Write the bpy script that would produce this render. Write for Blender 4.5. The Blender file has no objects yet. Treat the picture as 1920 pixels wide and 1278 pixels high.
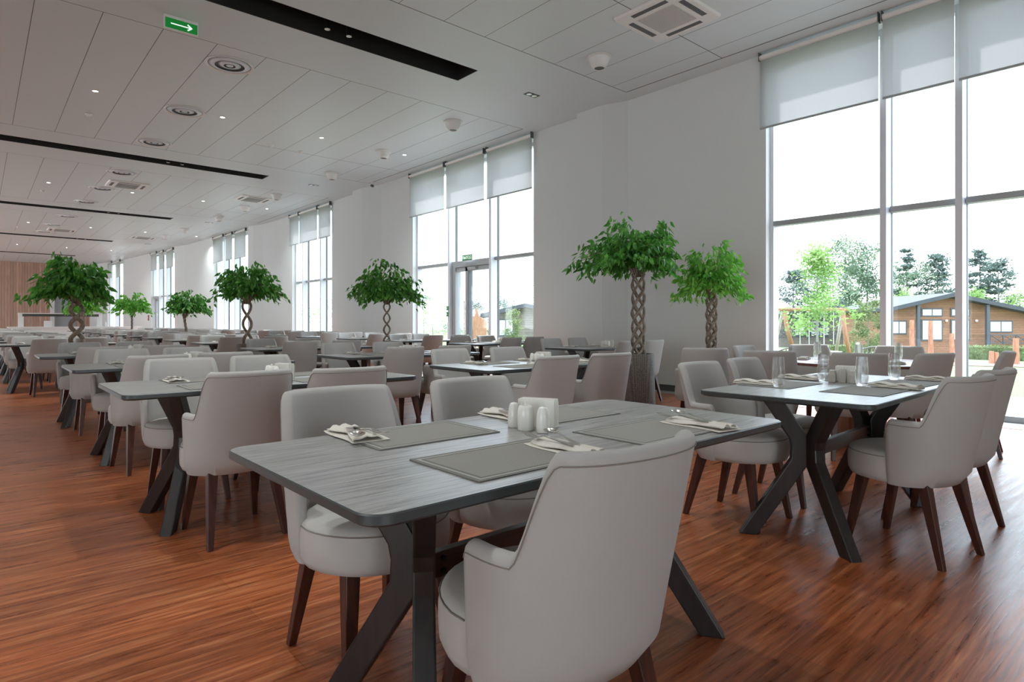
import bpy, bmesh, math, random
from mathutils import Vector, Matrix
PI = math.pi
R = math.radians
sc = bpy.context.scene
C = sc.collection
random.seed(11)

# ------------------------------------------------------------------ camera
FPX = 1150.0; YAW = 0.717; HOR = 604.0
cd = bpy.data.cameras.new('camera'); cam = bpy.data.objects.new('camera', cd); C.objects.link(cam)
cd.sensor_width = 36.0; cd.lens = FPX / 1920 * 36.0
cd.shift_y = -(639 - HOR) / 1920.0
cd.clip_start = 0.05; cd.clip_end = 500
cam.location = (0, 0, 1.1); cam.rotation_euler = (PI / 2, 0, -YAW)
sc.camera = cam
# ------------------------------------------------------------------ view
sc.view_settings.view_transform = 'Standard'; sc.view_settings.look = 'None'
sc.view_settings.gamma = 1.0; sc.view_settings.use_curve_mapping = False
sc.view_settings.exposure = EXPOSURE = 2.35
# ------------------------------------------------------------------ sky
w = bpy.data.worlds.new('sky'); sc.world = w; w.use_nodes = True
nt = w.node_tree; nt.nodes.clear()
out = nt.nodes.new('ShaderNodeOutputWorld'); bg = nt.nodes.new('ShaderNodeBackground')
tc = nt.nodes.new('ShaderNodeTexCoord'); sx = nt.nodes.new('ShaderNodeSeparateXYZ'); cr = nt.nodes.new('ShaderNodeValToRGB')
nt.links.new(tc.outputs['Generated'], sx.inputs[0]); nt.links.new(sx.outputs['Z'], cr.inputs[0])
cr.color_ramp.elements[0].position = 0.0; cr.color_ramp.elements[0].color = (0.86, 0.945, 0.985, 1)
cr.color_ramp.elements[1].position = 0.6; cr.color_ramp.elements[1].color = (0.66, 0.81, 0.98, 1)
nt.links.new(cr.outputs[0], bg.inputs[0]); bg.inputs[1].default_value = 1.15
nt.links.new(bg.outputs[0], out.inputs[0])
# ------------------------------------------------------------------ sun
sd = bpy.data.lights.new('sun', 'SUN'); sd.energy = 1.7; sd.angle = R(1.5); sd.color = (1, 0.98, 0.95)
sun = bpy.data.objects.new('sun', sd); C.objects.link(sun)
sun.rotation_euler = Vector((-0.55, -0.30, -0.95)).to_track_quat('-Z', 'Y').to_euler()
sun.location = (20, 10, 20)

# ================================================================== materials
def new_mat(name):
    m = bpy.data.materials.new(name); m.use_nodes = True
    t = m.node_tree; b = t.nodes['Principled BSDF']
    return m, t, b
def rgb(h):
    v = [int(h[i:i + 2], 16) / 255 for i in (0, 2, 4)]
    return tuple((x / 12.92 if x <= .04045 else ((x + .055) / 1.055) ** 2.4) for x in v) + (1,)
def plain(name, col, rough=0.5, metal=0.0, bump=0.0, bscale=60, var=0.0, spec=0.5):
    m, t, b = new_mat(name)
    b.inputs['Base Color'].default_value = col; b.inputs['Roughness'].default_value = rough
    b.inputs['Metallic'].default_value = metal; b.inputs['Specular IOR Level'].default_value = spec
    if bump or var:
        n = t.nodes.new('ShaderNodeTexNoise'); n.inputs['Scale'].default_value = bscale
        co = t.nodes.new('ShaderNodeTexCoord'); t.links.new(co.outputs['Object'], n.inputs['Vector'])
        if bump:
            bp = t.nodes.new('ShaderNodeBump'); bp.inputs['Strength'].default_value = bump
            bp.inputs['Distance'].default_value = .002
            t.links.new(n.outputs['Fac'], bp.inputs['Height']); t.links.new(bp.outputs[0], b.inputs['Normal'])
        if var:
            mx = t.nodes.new('ShaderNodeMix'); mx.data_type = 'RGBA'
            mx.inputs['A'].default_value = tuple(c * (1 - var) for c in col[:3]) + (1,)
            mx.inputs['B'].default_value = tuple(min(1, c * (1 + var)) for c in col[:3]) + (1,)
            t.links.new(n.outputs['Fac'], mx.inputs['Factor']); t.links.new(mx.outputs['Result'], b.inputs['Base Color'])
    return m
def N(t, kind, **kw):
    n = t.nodes.new(kind)
    for k, v in kw.items(): setattr(n, k, v)
    return n
def ramp(t, stops):
    n = t.nodes.new('ShaderNodeValToRGB'); e = n.color_ramp.elements
    while len(e) < len(stops): e.new(.5)
    for x, (p, c) in zip(e, stops): x.position = p; x.color = c
    return n
def wood(name, c1, c2, c3, scale=(1, 14, 14), rough=0.4, bump=.15, coords='Object', plank=None, upright=False, fine=None, spec=.5, coat=0, nscale=3.0, rvar=0.0):
    m, t, b = new_mat(name)
    co = N(t, 'ShaderNodeTexCoord'); mp = N(t, 'ShaderNodeMapping'); mp.inputs['Scale'].default_value = scale
    t.links.new(co.outputs[coords], mp.inputs[0])
    n1 = N(t, 'ShaderNodeTexNoise'); n1.inputs['Scale'].default_value = nscale; n1.inputs['Detail'].default_value = 8; n1.inputs['Roughness'].default_value = .65
    n1.inputs['Distortion'].default_value = .6
    t.links.new(mp.outputs[0], n1.inputs['Vector'])
    rp = ramp(t, [(.3, c1), (.5, c2), (.72, c3)]); t.links.new(n1.outputs['Fac'], rp.inputs[0])
    colr = rp.outputs[0]
    if fine:
        mp2 = N(t, 'ShaderNodeMapping'); mp2.inputs['Scale'].default_value = fine; t.links.new(co.outputs[coords], mp2.inputs[0])
        n2 = N(t, 'ShaderNodeTexNoise'); n2.inputs['Scale'].default_value = 1; n2.inputs['Detail'].default_value = 4; t.links.new(mp2.outputs[0], n2.inputs['Vector'])
        r2 = ramp(t, [(.36, (.68, .66, .64, 1)), (.5, (1, 1, 1, 1)), (.64, (1.18, 1.17, 1.16, 1))]); t.links.new(n2.outputs['Fac'], r2.inputs[0])
        m3 = N(t, 'ShaderNodeMix', data_type='RGBA', blend_type='MULTIPLY'); m3.inputs['Factor'].default_value = .9
        t.links.new(colr, m3.inputs['A']); t.links.new(r2.outputs[0], m3.inputs['B']); colr = m3.outputs['Result']
    if plank:
        br = N(t, 'ShaderNodeTexBrick'); br.inputs['Scale'].default_value = 1
        br.inputs['Brick Width'].default_value = plank[0]; br.inputs['Row Height'].default_value = plank[1]
        br.inputs['Mortar Size'].default_value = .0012; br.inputs['Color1'].default_value = (.80, .80, .80, 1); br.inputs['Color2'].default_value = (1.18, 1.18, 1.18, 1)
        br.inputs['Mortar'].default_value = (.45, .45, .45, 1); br.offset = .37
        if upright:
            sp = N(t, 'ShaderNodeSeparateXYZ'); cb = N(t, 'ShaderNodeCombineXYZ'); t.links.new(co.outputs[coords], sp.inputs[0])
            t.links.new(sp.outputs[upright[0]], cb.inputs[0]); t.links.new(sp.outputs[upright[1]], cb.inputs[1]); t.links.new(cb.outputs[0], br.inputs['Vector'])
            br.inputs['Mortar Size'].default_value = .012
        else: t.links.new(co.outputs[coords], br.inputs['Vector'])
        mx = N(t, 'ShaderNodeMix', data_type='RGBA', blend_type='MULTIPLY'); mx.inputs['Factor'].default_value = .8
        t.links.new(colr, mx.inputs['A']); t.links.new(br.outputs['Color'], mx.inputs['B']); colr = mx.outputs['Result']
    t.links.new(colr, b.inputs['Base Color'])
    b.inputs['Roughness'].default_value = rough
    if rvar:
        mr = N(t, 'ShaderNodeMapRange'); mr.inputs['To Min'].default_value = rough - rvar; mr.inputs['To Max'].default_value = rough + rvar
        mr.inputs['From Min'].default_value = .3; mr.inputs['From Max'].default_value = .7
        t.links.new(n1.outputs['Fac'], mr.inputs[0]); t.links.new(mr.outputs[0], b.inputs['Roughness'])
    bp = N(t, 'ShaderNodeBump'); bp.inputs['Strength'].default_value = bump; bp.inputs['Distance'].default_value = .003
    t.links.new(n1.outputs['Fac'], bp.inputs['Height']); t.links.new(bp.outputs[0], b.inputs['Normal'])
    b.inputs['Specular IOR Level'].default_value = spec
    if coat: b.inputs['Coat Weight'].default_value = coat; b.inputs['Coat Roughness'].default_value = .15
    return m

M = {}
M['wall'] = plain('painted_wall', rgb('dcdfde'), .8, bump=.05, bscale=200)
M['pilaster'] = plain('painted_pilaster', rgb('d8d6d3'), .8)
M['dark'] = plain('black_channel', rgb('2b2b2b'), .45)
M['black'] = plain('black_metal', rgb('1a1a1a'), .4)
M['white'] = plain('white_plastic', rgb('e9e9e7'), .4)
M['trim'] = plain('grey_baseboard', rgb('4f5250'), .5)
M['alu'] = plain('pale_aluminium', rgb('dfe4ec'), .35)
M['alud'] = plain('grey_aluminium', rgb('a3a7a9'), .45)
M['gasket'] = plain('dark_gasket', rgb('5a5e60'), .5)
M['chrome'] = plain('steel', (.72, .70, .67, 1), .18, metal=1.0)
M['ceramic'] = plain('glazed_ceramic', rgb('e6e3dc'), .12)
M['greyceramic'] = plain('grey_ceramic', rgb('b5b0a8'), .4)
M['paper'] = plain('paper_napkins', rgb('efebe3'), .9)
M['holder'] = plain('white_holder', rgb('dedad2'), .3)
M['linen'] = plain('linen_napkin', rgb('ded8cd'), .95, bump=.4, bscale=900, var=.05)
M['seat'] = plain('seat_fabric', rgb('b9b5b0'), .95, bump=.35, bscale=1400, var=.07)
M['back'] = plain('back_fabric', rgb('b0aca8'), .95, bump=.35, bscale=1400, var=.07)
M['stitch'] = plain('stitch_thread', rgb('857c75'), .9)
M['legw'] = wood('walnut_leg', rgb('2c1712'), rgb('43231a'), rgb('5a3023'), (12, 12, 1), .38, .05)
M['tleg'] = wood('dark_table_leg', rgb('1c1817'), rgb('262120'), rgb('362b28'), (8, 8, 1), .35, .05)
M['beam'] = wood('brown_beam', rgb('352420'), rgb('43302a'), rgb('553b34'), (1, 12, 12), .4, .05)
M['top'] = wood('dark_oak_top', rgb('716f6d'), rgb('9a9896'), rgb('afada9'), (1.3, 22, 5), .34, .3, spec=1.0, fine=(5, 110, 1), nscale=4, rvar=.08)
M['topedge'] = plain('top_edge', rgb('3d4142'), .4)
M['roundtop'] = wood('cherry_top', rgb('5c3428'), rgb('774334'), rgb('8a5542'), (1, 10, 10), .3, .05)
M['floor'] = wood('wood_floor', rgb('74391c'), rgb('9f5630'), rgb('c07c50'), (.9, 13, 1), .31, .3, spec=.6, fine=(4, 75, 1), plank=(1.25, .19), nscale=2.6, rvar=.07)
M['tile'] = plain('pale_tile', rgb('a9a6a2'), .35, var=.06, bscale=6)
M['grate'] = plain('steel_grate', rgb('8b8b8b'), .4, metal=.6)
M['panelwood'] = wood('wood_panelling', rgb('ab8775'), rgb('bd9885'), rgb('cba996'), (8, 8, .5), .55, .05, plank=(60, .14), upright=(2, 0))
M['leafdark'] = None
M['soil'] = plain('soil', rgb('33251c'), .95, bump=1, bscale=80)
M['bark'] = wood('ficus_bark', rgb('5d5146'), rgb('8b7d6e'), rgb('aca08f'), (10, 10, 3), .8, .6)
M['green'] = plain('green_plastic', rgb('1f8a4d'), .4)
M['red'] = plain('red_plastic', rgb('b0443c'), .4)
M['rattan'] = plain('rattan', rgb('77726c'), .7, bump=.5, bscale=120)
M['grass'] = plain('lawn', rgb('65744a'), .95, bump=.6, bscale=20, var=.18)
M['paving'] = plain('paving_stone', rgb('8d877e'), .85, var=.1, bscale=12)
M['path'] = plain('pink_path', rgb('8f6559'), .9)
M['roof'] = plain('grey_roof', rgb('46484d'), .8)
M['hframe'] = plain('house_frame', rgb('4c4f55'), .6)
M['curtain'] = plain('curtain_behind_glass', rgb('d5d6d2'), .5)
M['post'] = wood('peeled_log', rgb('93634a'), rgb('ab7a5e'), rgb('b99277'), (6, 6, 1), .8, .2)
M['greywood'] = wood('weathered_log', rgb('8d857a'), rgb('aaa197'), rgb('c4bcb0'), (6, 6, 1), .8, .2)
M['clad'] = wood('timber_cladding', rgb('7c5842'), rgb('93694f'), rgb('a27b62'), (1, 1, 6), .75, .1, plank=(60, .22), upright=(0, 2))
M['clad2'] = wood('grey_cladding', rgb('6b645b'), rgb('7f776d'), rgb('8f877d'), (1, 1, 6), .75, .1, plank=(60, .22), upright=(0, 2))

def leafmat(name, c1, c2, c3, rough=.35, trans=.35, sc_=9):
    m, t, b = new_mat(name)
    g = N(t, 'ShaderNodeNewGeometry'); n = N(t, 'ShaderNodeTexNoise'); n.inputs['Scale'].default_value = sc_; n.inputs['Detail'].default_value = 3
    t.links.new(g.outputs['Position'], n.inputs['Vector'])
    r = ramp(t, [(.33, c1), (.5, c2), (.68, c3)]); t.links.new(n.outputs['Fac'], r.inputs[0])
    t.links.new(r.outputs[0], b.inputs['Base Color']); b.inputs['Roughness'].default_value = rough
    tr = N(t, 'ShaderNodeBsdfTranslucent'); t.links.new(r.outputs[0], tr.inputs[0])
    mx = N(t, 'ShaderNodeMixShader'); mx.inputs[0].default_value = trans
    t.links.new(b.outputs[0], mx.inputs[1]); t.links.new(tr.outputs[0], mx.inputs[2])
    t.links.new(mx.outputs[0], t.nodes['Material Output'].inputs[0])
    return m
M['leaf'] = leafmat('ficus_leaf', rgb('2f6a22'), rgb('4c8f33'), rgb('74b34c'))
M['leafb'] = leafmat('bright_ficus_leaf', rgb('4f9a30'), rgb('6fb940'), rgb('9ad45e'))
M['tree1'] = leafmat('birch_foliage', rgb('5b6e58'), rgb('71856b'), rgb('889a7c'), .6, .3, .5)
M['tree2'] = leafmat('pine_foliage', rgb('4e5d57'), rgb('5f6f67'), rgb('728278'), .7, .2, .4)
M['tree3'] = leafmat('young_foliage', rgb('6f9049'), rgb('86a65c'), rgb('9eb874'), .6, .4, .8)
M['bush'] = leafmat('bush_foliage', rgb('5d6b42'), rgb('748254'), rgb('8c9869'), .7, .3, 1.5)
M['trunkout'] = plain('tree_bark', rgb('8b8880'), .9)

def mix_glass(name, tint, refl, rough=.02, alpha=.92):
    m, t, b = new_mat(name); t.nodes.remove(b)
    tr = N(t, 'ShaderNodeBsdfTransparent'); tr.inputs[0].default_value = tint
    gl = N(t, 'ShaderNodeBsdfGlossy'); gl.inputs['Roughness'].default_value = rough
    lw = N(t, 'ShaderNodeLayerWeight'); lw.inputs[0].default_value = .5
    pw = N(t, 'ShaderNodeMath', operation='POWER'); pw.inputs[1].default_value = 4; t.links.new(lw.outputs['Facing'], pw.inputs[0])
    fr = N(t, 'ShaderNodeMapRange'); fr.inputs['To Min'].default_value = .04; fr.inputs['To Max'].default_value = refl; t.links.new(pw.outputs[0], fr.inputs[0])
    mx = N(t, 'ShaderNodeMixShader'); t.links.new(fr.outputs[0], mx.inputs[0])
    t.links.new(tr.outputs[0], mx.inputs[1]); t.links.new(gl.outputs[0], mx.inputs[2])
    t.links.new(mx.outputs[0], t.nodes['Material Output'].inputs[0])
    return m
M['pane'] = mix_glass('window_glass', (.95, .97, .98, 1), .35)
m, t, b = new_mat('clear_tumbler_glass')
b.inputs['Transmission Weight'].default_value = 1; b.inputs['Roughness'].default_value = 0; b.inputs['IOR'].default_value = 1.45
b.inputs['Base Color'].default_value = (.97, .98, .98, 1)
# shadow rays pass through thin glass by its real transparency
tr = N(t, 'ShaderNodeBsdfTransparent'); mx = N(t, 'ShaderNodeMixShader'); mx.inputs[0].default_value = .68
t.links.new(b.outputs[0], mx.inputs[1]); t.links.new(tr.outputs[0], mx.inputs[2]); t.links.new(mx.outputs[0], t.nodes['Material Output'].inputs[0])
M['glass'] = m
# blind: translucent screen fabric
m, t, b = new_mat('screen_fabric'); t.nodes.remove(b)
df = N(t, 'ShaderNodeBsdfDiffuse'); df.inputs[0].default_value = (.6, .6, .6, 1)
tl = N(t, 'ShaderNodeBsdfTranslucent'); tl.inputs[0].default_value = (.56, .55, .55, 1)
tp = N(t, 'ShaderNodeBsdfTransparent'); tp.inputs[0].default_value = (.9, .9, .9, 1)
m1 = N(t, 'ShaderNodeMixShader'); m1.inputs[0].default_value = .62; m2 = N(t, 'ShaderNodeMixShader'); m2.inputs[0].default_value = .13
t.links.new(df.outputs[0], m1.inputs[1]); t.links.new(tl.outputs[0], m1.inputs[2])
t.links.new(m1.outputs[0], m2.inputs[1]); t.links.new(tp.outputs[0], m2.inputs[2]); t.links.new(m2.outputs[0], t.nodes['Material Output'].inputs[0])
M['blind'] = m
def emit(name, col, s):
    m, t, b = new_mat(name)
    b.inputs['Base Color'].default_value = col; b.inputs['Emission Color'].default_value = col; b.inputs['Emission Strength'].default_value = s
    return m
M['lamp'] = emit('lit_lamp', (1, .97, .92, 1), 3)
M['signgreen'] = emit('sign_green', rgb('0c8a35'), .06)
M['signwhite'] = emit('sign_white', rgb('e8fff0'), .15)

# ceiling: seams drawn as grooves between panels
def ceiling_mat():
    m, t, b = new_mat('ceiling_panels'); b.inputs['Roughness'].default_value = .42
    b.inputs['Specular IOR Level'].default_value = .35
    g = N(t, 'ShaderNodeNewGeometry'); s = N(t, 'ShaderNodeSeparateXYZ'); t.links.new(g.outputs['Position'], s.inputs[0])
    def mth(op, a, b_=None):
        n = N(t, 'ShaderNodeMath', operation=op)
        for i, v in enumerate((a, b_)):
            if v is None: continue
            if isinstance(v, (int, float)): n.inputs[i].default_value = v
            else: t.links.new(v, n.inputs[i])
        return n.outputs[0]
    X, Y = s.outputs[0], s.outputs[1]
    # panels .65 wide, seams along the hall
    fx = mth('MODULO', mth('ADD', X, 65 - .5), .65); lx = mth('LESS_THAN', fx, .009)
    # bays of 8.75 m, panels from 8.9 to 15.1
    fy = mth('MODULO', mth('ADD', Y, 35.0 - 8.88), 8.75)
    inbay = mth('LESS_THAN', fy, 6.22)
    inx = mth('LESS_THAN', X, 8.02)
    l1 = mth('MULTIPLY', mth('MULTIPLY', lx, inbay), inx)
    e1 = mth('MULTIPLY', mth('LESS_THAN', fy, .012), inx)
    e2 = mth('MULTIPLY', mth('LESS_THAN', mth('ABSOLUTE', mth('SUBTRACT', fy, 6.22)), .008), inx)
    mid = mth('MULTIPLY', mth('LESS_THAN', mth('ABSOLUTE', mth('SUBTRACT', fy, 4.5)), .007), mth('GREATER_THAN', X, 4.4))
    mid = mth('MULTIPLY', mid, inx)
    wl = mth('LESS_THAN', mth('ABSOLUTE', mth('SUBTRACT', X, 8.02)), .012)
    wl = mth('MULTIPLY', wl, inbay)
    a = mth('MAXIMUM', l1, mth('MAXIMUM', e1, mth('MAXIMUM', e2, mth('MAXIMUM', mid, wl))))
    mx = N(t, 'ShaderNodeMix', data_type='RGBA'); mx.inputs['A'].default_value = rgb('dbe5e8'); mx.inputs['B'].default_value = rgb('707070')
    t.links.new(a, mx.inputs['Factor']); t.links.new(mx.outputs['Result'], b.inputs['Base Color'])
    return m
M['ceiling'] = ceiling_mat()

# placemat with woven border bands (object coords -.22..+.22, -.145..+.145)
def mat_mat():
    m, t, b = new_mat('woven_placemat'); b.inputs['Roughness'].default_value = .85
    co = N(t, 'ShaderNodeTexCoord'); s = N(t, 'ShaderNodeSeparateXYZ'); t.links.new(co.outputs['Object'], s.inputs[0])
    def mth(op, a, b_=None):
        n = N(t, 'ShaderNodeMath', operation=op)
        for i, v in enumerate((a, b_)):
            if v is None: continue
            if isinstance(v, (int, float)): n.inputs[i].default_value = v
            else: t.links.new(v, n.inputs[i])
        return n.outputs[0]
    d = mth('MINIMUM', mth('SUBTRACT', .215, mth('ABSOLUTE', s.outputs[0])), mth('SUBTRACT', .145, mth('ABSOLUTE', s.outputs[1])))
    r = ramp(t, [(0, rgb('77756f')), (.012, rgb('77756f')), (.0125, rgb('a8a59e')), (.02, rgb('a8a59e')), (.0205, rgb('6e6c67')), (.028, rgb('6e6c67')), (.029, rgb('908c85'))])
    for e in r.color_ramp.elements: e.position = min(1, e.position * 20)
    r.color_ramp.interpolation = 'CONSTANT'
    t.links.new(mth('MULTIPLY', d, 20), r.inputs[0])
    ch = N(t, 'ShaderNodeTexChecker'); ch.inputs['Scale'].default_value = 420; ch.inputs['Color1'].default_value = (1.12, 1.12, 1.12, 1); ch.inputs['Color2'].default_value = (.82, .82, .82, 1)
    t.links.new(co.outputs['Object'], ch.inputs['Vector'])
    mx = N(t, 'ShaderNodeMix', data_type='RGBA', blend_type='MULTIPLY'); mx.inputs['Factor'].default_value = 1
    t.links.new(r.outputs[0], mx.inputs['A']); t.links.new(ch.outputs[0], mx.inputs['B']); t.links.new(mx.outputs['Result'], b.inputs['Base Color'])
    return m
M['mat'] = mat_mat()
# planter: woven wicker look
def planter_mat():
    m, t, b = new_mat('woven_planter'); b.inputs['Roughness'].default_value = .65
    co = N(t, 'ShaderNodeTexCoord'); v = N(t, 'ShaderNodeTexVoronoi'); v.inputs['Scale'].default_value = 1; v.inputs['Randomness'].default_value = .25
    mp = N(t, 'ShaderNodeMapping'); mp.inputs['Scale'].default_value = (80, 80, 80)
    t.links.new(co.outputs['Object'], mp.inputs[0]); t.links.new(mp.outputs[0], v.inputs['Vector'])
    r = ramp(t, [(.1, rgb('8b837b')), (.6, rgb('57504a')), (.9, rgb('2b2725'))]); t.links.new(v.outputs['Distance'], r.inputs[0])
    t.links.new(r.outputs[0], b.inputs['Base Color'])
    bp = N(t, 'ShaderNodeBump'); bp.inputs['Strength'].default_value = .8; bp.inputs['Distance'].default_value = .004; bp.invert = True
    t.links.new(v.outputs['Distance'], bp.inputs['Height']); t.links.new(bp.outputs[0], b.inputs['Normal'])
    return m
M['planter'] = planter_mat()

# ================================================================== mesh helpers
class MB:
    def __init__(s): s.v = []; s.f = []
    def add(s, vs, fs):
        n = len(s.v); s.v += [tuple(p) for p in vs]; s.f += [tuple(i + n for i in f) for f in fs]; return s
    def box(s, x0, x1, y0, y1, z0, z1):
        return s.add([(x0, y0, z0), (x1, y0, z0), (x1, y1, z0), (x0, y1, z0), (x0, y0, z1), (x1, y0, z1), (x1, y1, z1), (x0, y1, z1)],
                     [(0, 3, 2, 1), (4, 5, 6, 7), (0, 1, 5, 4), (1, 2, 6, 5), (2, 3, 7, 6), (3, 0, 4, 7)])
    def prism(s, poly, z0, z1):     # poly ccw in xy
        n = len(poly)
        return s.add([(x, y, z0) for x, y in poly] + [(x, y, z1) for x, y in poly],
                     [tuple(range(n))[::-1], tuple(range(n, 2 * n))] + [(i, (i + 1) % n, n + (i + 1) % n, n + i) for i in range(n)])
    def prism_yz(s, poly, x0, x1):
        n = len(poly)
        return s.add([(x0, y, z) for y, z in poly] + [(x1, y, z) for y, z in poly],
                     [tuple(range(n))[::-1], tuple(range(n, 2 * n))] + [(i, (i + 1) % n, n + (i + 1) % n, n + i) for i in range(n)])
    def prism_xz(s, poly, y0, y1):
        n = len(poly)
        return s.add([(x, y0, z) for x, z in poly] + [(x, y1, z) for x, z in poly],
                     [tuple(range(n)), tuple(range(n, 2 * n))[::-1]] + [(i, n + i, n + (i + 1) % n, (i + 1) % n) for i in range(n)])
    def tube(s, pts, rad, n=8, cap=True, flat=1.0):
        pts = [Vector(p) for p in pts]; rs = rad if isinstance(rad, (list, tuple)) else [rad] * len(pts)
        base = len(s.v); up = None
        for i, p in enumerate(pts):
            d = (pts[min(i + 1, len(pts) - 1)] - pts[max(i - 1, 0)]).normalized()
            if up is None:
                up = Vector((0, 0, 1)) if abs(d.z) < .9 else Vector((1, 0, 0))
            a = d.cross(up).normalized(); b2 = a.cross(d).normalized(); up = b2
            for k in range(n):
                th = 2 * PI * k / n; q = p + a * math.cos(th) * rs[i] + b2 * math.sin(th) * rs[i] * flat
                s.v.append(tuple(q))
        for i in range(len(pts) - 1):
            for k in range(n):
                s.f.append((base + i * n + k, base + i * n + (k + 1) % n, base + (i + 1) * n + (k + 1) % n, base + (i + 1) * n + k))
        if cap:
            s.f.append(tuple(base + k for k in range(n))[::-1]); s.f.append(tuple(base + (len(pts) - 1) * n + k for k in range(n)))
        return s
    def lathe(s, prof, n=24, cx=0, cy=0, sq=2.0):
        base = len(s.v)
        for r, z in prof:
            for k in range(n):
                a = 2 * PI * k / n; c_, s_ = math.cos(a), math.sin(a)
                e = 2 / sq
                s.v.append((cx + r * abs(c_) ** e * (1 if c_ >= 0 else -1), cy + r * abs(s_) ** e * (1 if s_ >= 0 else -1), z))
        for i in range(len(prof) - 1):
            for k in range(n):
                s.f.append((base + i * n + k, base + i * n + (k + 1) % n, base + (i + 1) * n + (k + 1) % n, base + (i + 1) * n + k))
        if prof[0][0] > 1e-6: s.f.append(tuple(base + k for k in range(n))[::-1])
        if prof[-1][0] > 1e-6: s.f.append(tuple(base + (len(prof) - 1) * n + k for k in range(n)))
        return s
    def build(s, name, mat, parent=None, smooth=False, bevel=0, kind=None, auto=None, loc=None):
        me = bpy.data.meshes.new(name); me.from_pydata(s.v, [], s.f); me.update()
        bm = bmesh.new(); bm.from_mesh(me)
        bmesh.ops.remove_doubles(bm, verts=bm.verts, dist=1e-6)
        bmesh.ops.recalc_face_normals(bm, faces=bm.faces)
        if bevel:
            ed = [e for e in bm.edges if len(e.link_faces) == 2 and e.calc_face_angle(0) > .5]
            bmesh.ops.bevel(bm, geom=ed, offset=bevel, segments=2, affect='EDGES', profile=.6)
        bm.to_mesh(me); bm.free()
        ms = mat if isinstance(mat, list) else [mat]
        for x in ms: me.materials.append(x)
        if smooth:
            me.polygons.foreach_set('use_smooth', [True] * len(me.polygons))
            if auto is not None:
                me.set_sharp_from_angle(angle=R(auto))
        o = bpy.data.objects.new(name, me); C.objects.link(o)
        if parent: o.parent = parent
        if kind: o['kind'] = kind
        if loc: o.location = loc
        return o
def tag(o, label, cat, group=None, kind=None):
    o['label'] = label; o['category'] = cat
    if group: o['group'] = group
    if kind: o['kind'] = kind
    return o
def empty(name, loc=(0, 0, 0), rz=0):
    o = bpy.data.objects.new(name, None); C.objects.link(o); o.location = loc; o.rotation_euler = (0, 0, rz); o.empty_display_size = .1
    return o
def copy_tree(o, parent=None):
    c = o.copy(); C.objects.link(c)
    c.parent = parent
    for ch in o.children: copy_tree(ch, c)
    return c
def struct(o): o['kind'] = 'structure'; return o
used = {}
def place(proto, loc, rz, label, cat, group=None):
    """first use takes the original, later ones copy it and its parts"""
    if proto.name not in used: used[proto.name] = 1; o = proto
    else: o = copy_tree(proto)
    o.location = loc; o.rotation_euler = (0, 0, rz)
    return tag(o, label, cat, group)

# ================================================================== shell of the hall
ZC = 4.87
WP = [(-6, 8.35), (23, 8.35), (28.7, 7.95), (34, 7.6), (38.2, 7.15), (42.7, 6.7), (46.5, 6.05), (49.0, 5.6)]
def wx(y):
    for (a, xa), (b, xb) in zip(WP, WP[1:]):
        if y <= b: return xa + (xb - xa) * (y - a) / (b - a)
    return WP[-1][1]
WINS = [(.25, 4.15), (8.93, 13.42), (18.15, 21.35), (25.45, 29.2), (34.5, 38.2), (43.2, 45.8)]
mb = MB().box(-9, 8.05, -6, 49.2, -.12, 0)
struct(mb.build('floor', M['floor']))
mb = MB()
ys = [-6, 23, 28.7, 34, 38.2, 42.7, 46.5, 49]
for a, b in zip(ys, ys[1:]):
    mb.prism([(8.05 if a < 23 else wx(a) - .3, a), (wx(a) + .3, a), (wx(b) + .3, b), (8.05 if b < 23.1 else wx(b) - .3, b)], -.12, .003)
struct(mb.build('trim_1', M['tile'])).name = 'trim_1'
# wall pieces between the windows
def wall_piece(mb, a, b, z0, z1, x_in=0.0, x_out=.3):
    cuts = [a] + [y for y, _ in WP if a < y < b] + [b]
    for p, q in zip(cuts, cuts[1:]):
        mb.prism([(wx(p) + x_in, p), (wx(p) + x_out, p), (wx(q) + x_out, q), (wx(q) + x_in, q)], z0, z1)
mb = MB(); prev = -6
for a, b in WINS:
    wall_piece(mb, prev, a, 0, ZC); prev = b
    wall_piece(mb, a, b, 4.76, ZC)
wall_piece(mb, prev, 49.2, 0, ZC)
# shallow splayed pilasters
for y0, y1, y2, d in ((6.55, 7.0, 7.6, .17), (15.0, 15.75, 16.35, .2), (24.0, 24.6, 25.1, .15), (33.0, 33.7, 34.2, .15)):
    mb.prism([(wx(y0) + .01, y0), (wx(y2) + .01, y2), (wx(y2) - d, y2), (wx(y1) - d, y1)], 0, ZC)
struct(mb.build('wall_right', M['wall']))
mb = MB(); prev = .0
for a, b in [(4.2, 8.9), (13.45, 18.1), (21.4, 25.4), (29.25, 34.45), (38.25, 43.15)]:
    wall_piece(mb, a, b, 0.003, .10, -.03, .0)
struct(mb.build('baseboard_right', M['trim']))
# ceiling slabs with the recessed dark channels
CH = [7.52 + 8.75 * k for k in range(5)]
CHX = [5.66, 5.67, 5.35, 4.76, 4.2]
mb = MB(); prev = -6
for y, xe in zip(CH, CHX):
    mb.box(-9, 8.7, prev, y - .26, ZC, ZC + .5)
    mb.box(xe, 8.7, y - .26, y + .26, ZC, ZC + .5)
    prev = y + .26
mb.box(-9, 8.7, prev, 49.3, ZC, ZC + .5)
struct(mb.build('ceiling', M['ceiling']))
n = 1
for y, xe in zip(CH, CHX):
    m_ = MB().box(-9, xe, y - .26, y - .25, ZC + .002, ZC + .42).box(-9, xe, y + .25, y + .26, ZC + .002, ZC + .42)
    m_.box(xe - .01, xe, y - .25, y + .25, ZC + .002, ZC + .42).box(-9, xe, y - .25, y + .25, ZC + .40, ZC + .42)
    n += 1
    struct(m_.build('trim_%d' % n, M['dark']))
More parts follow.
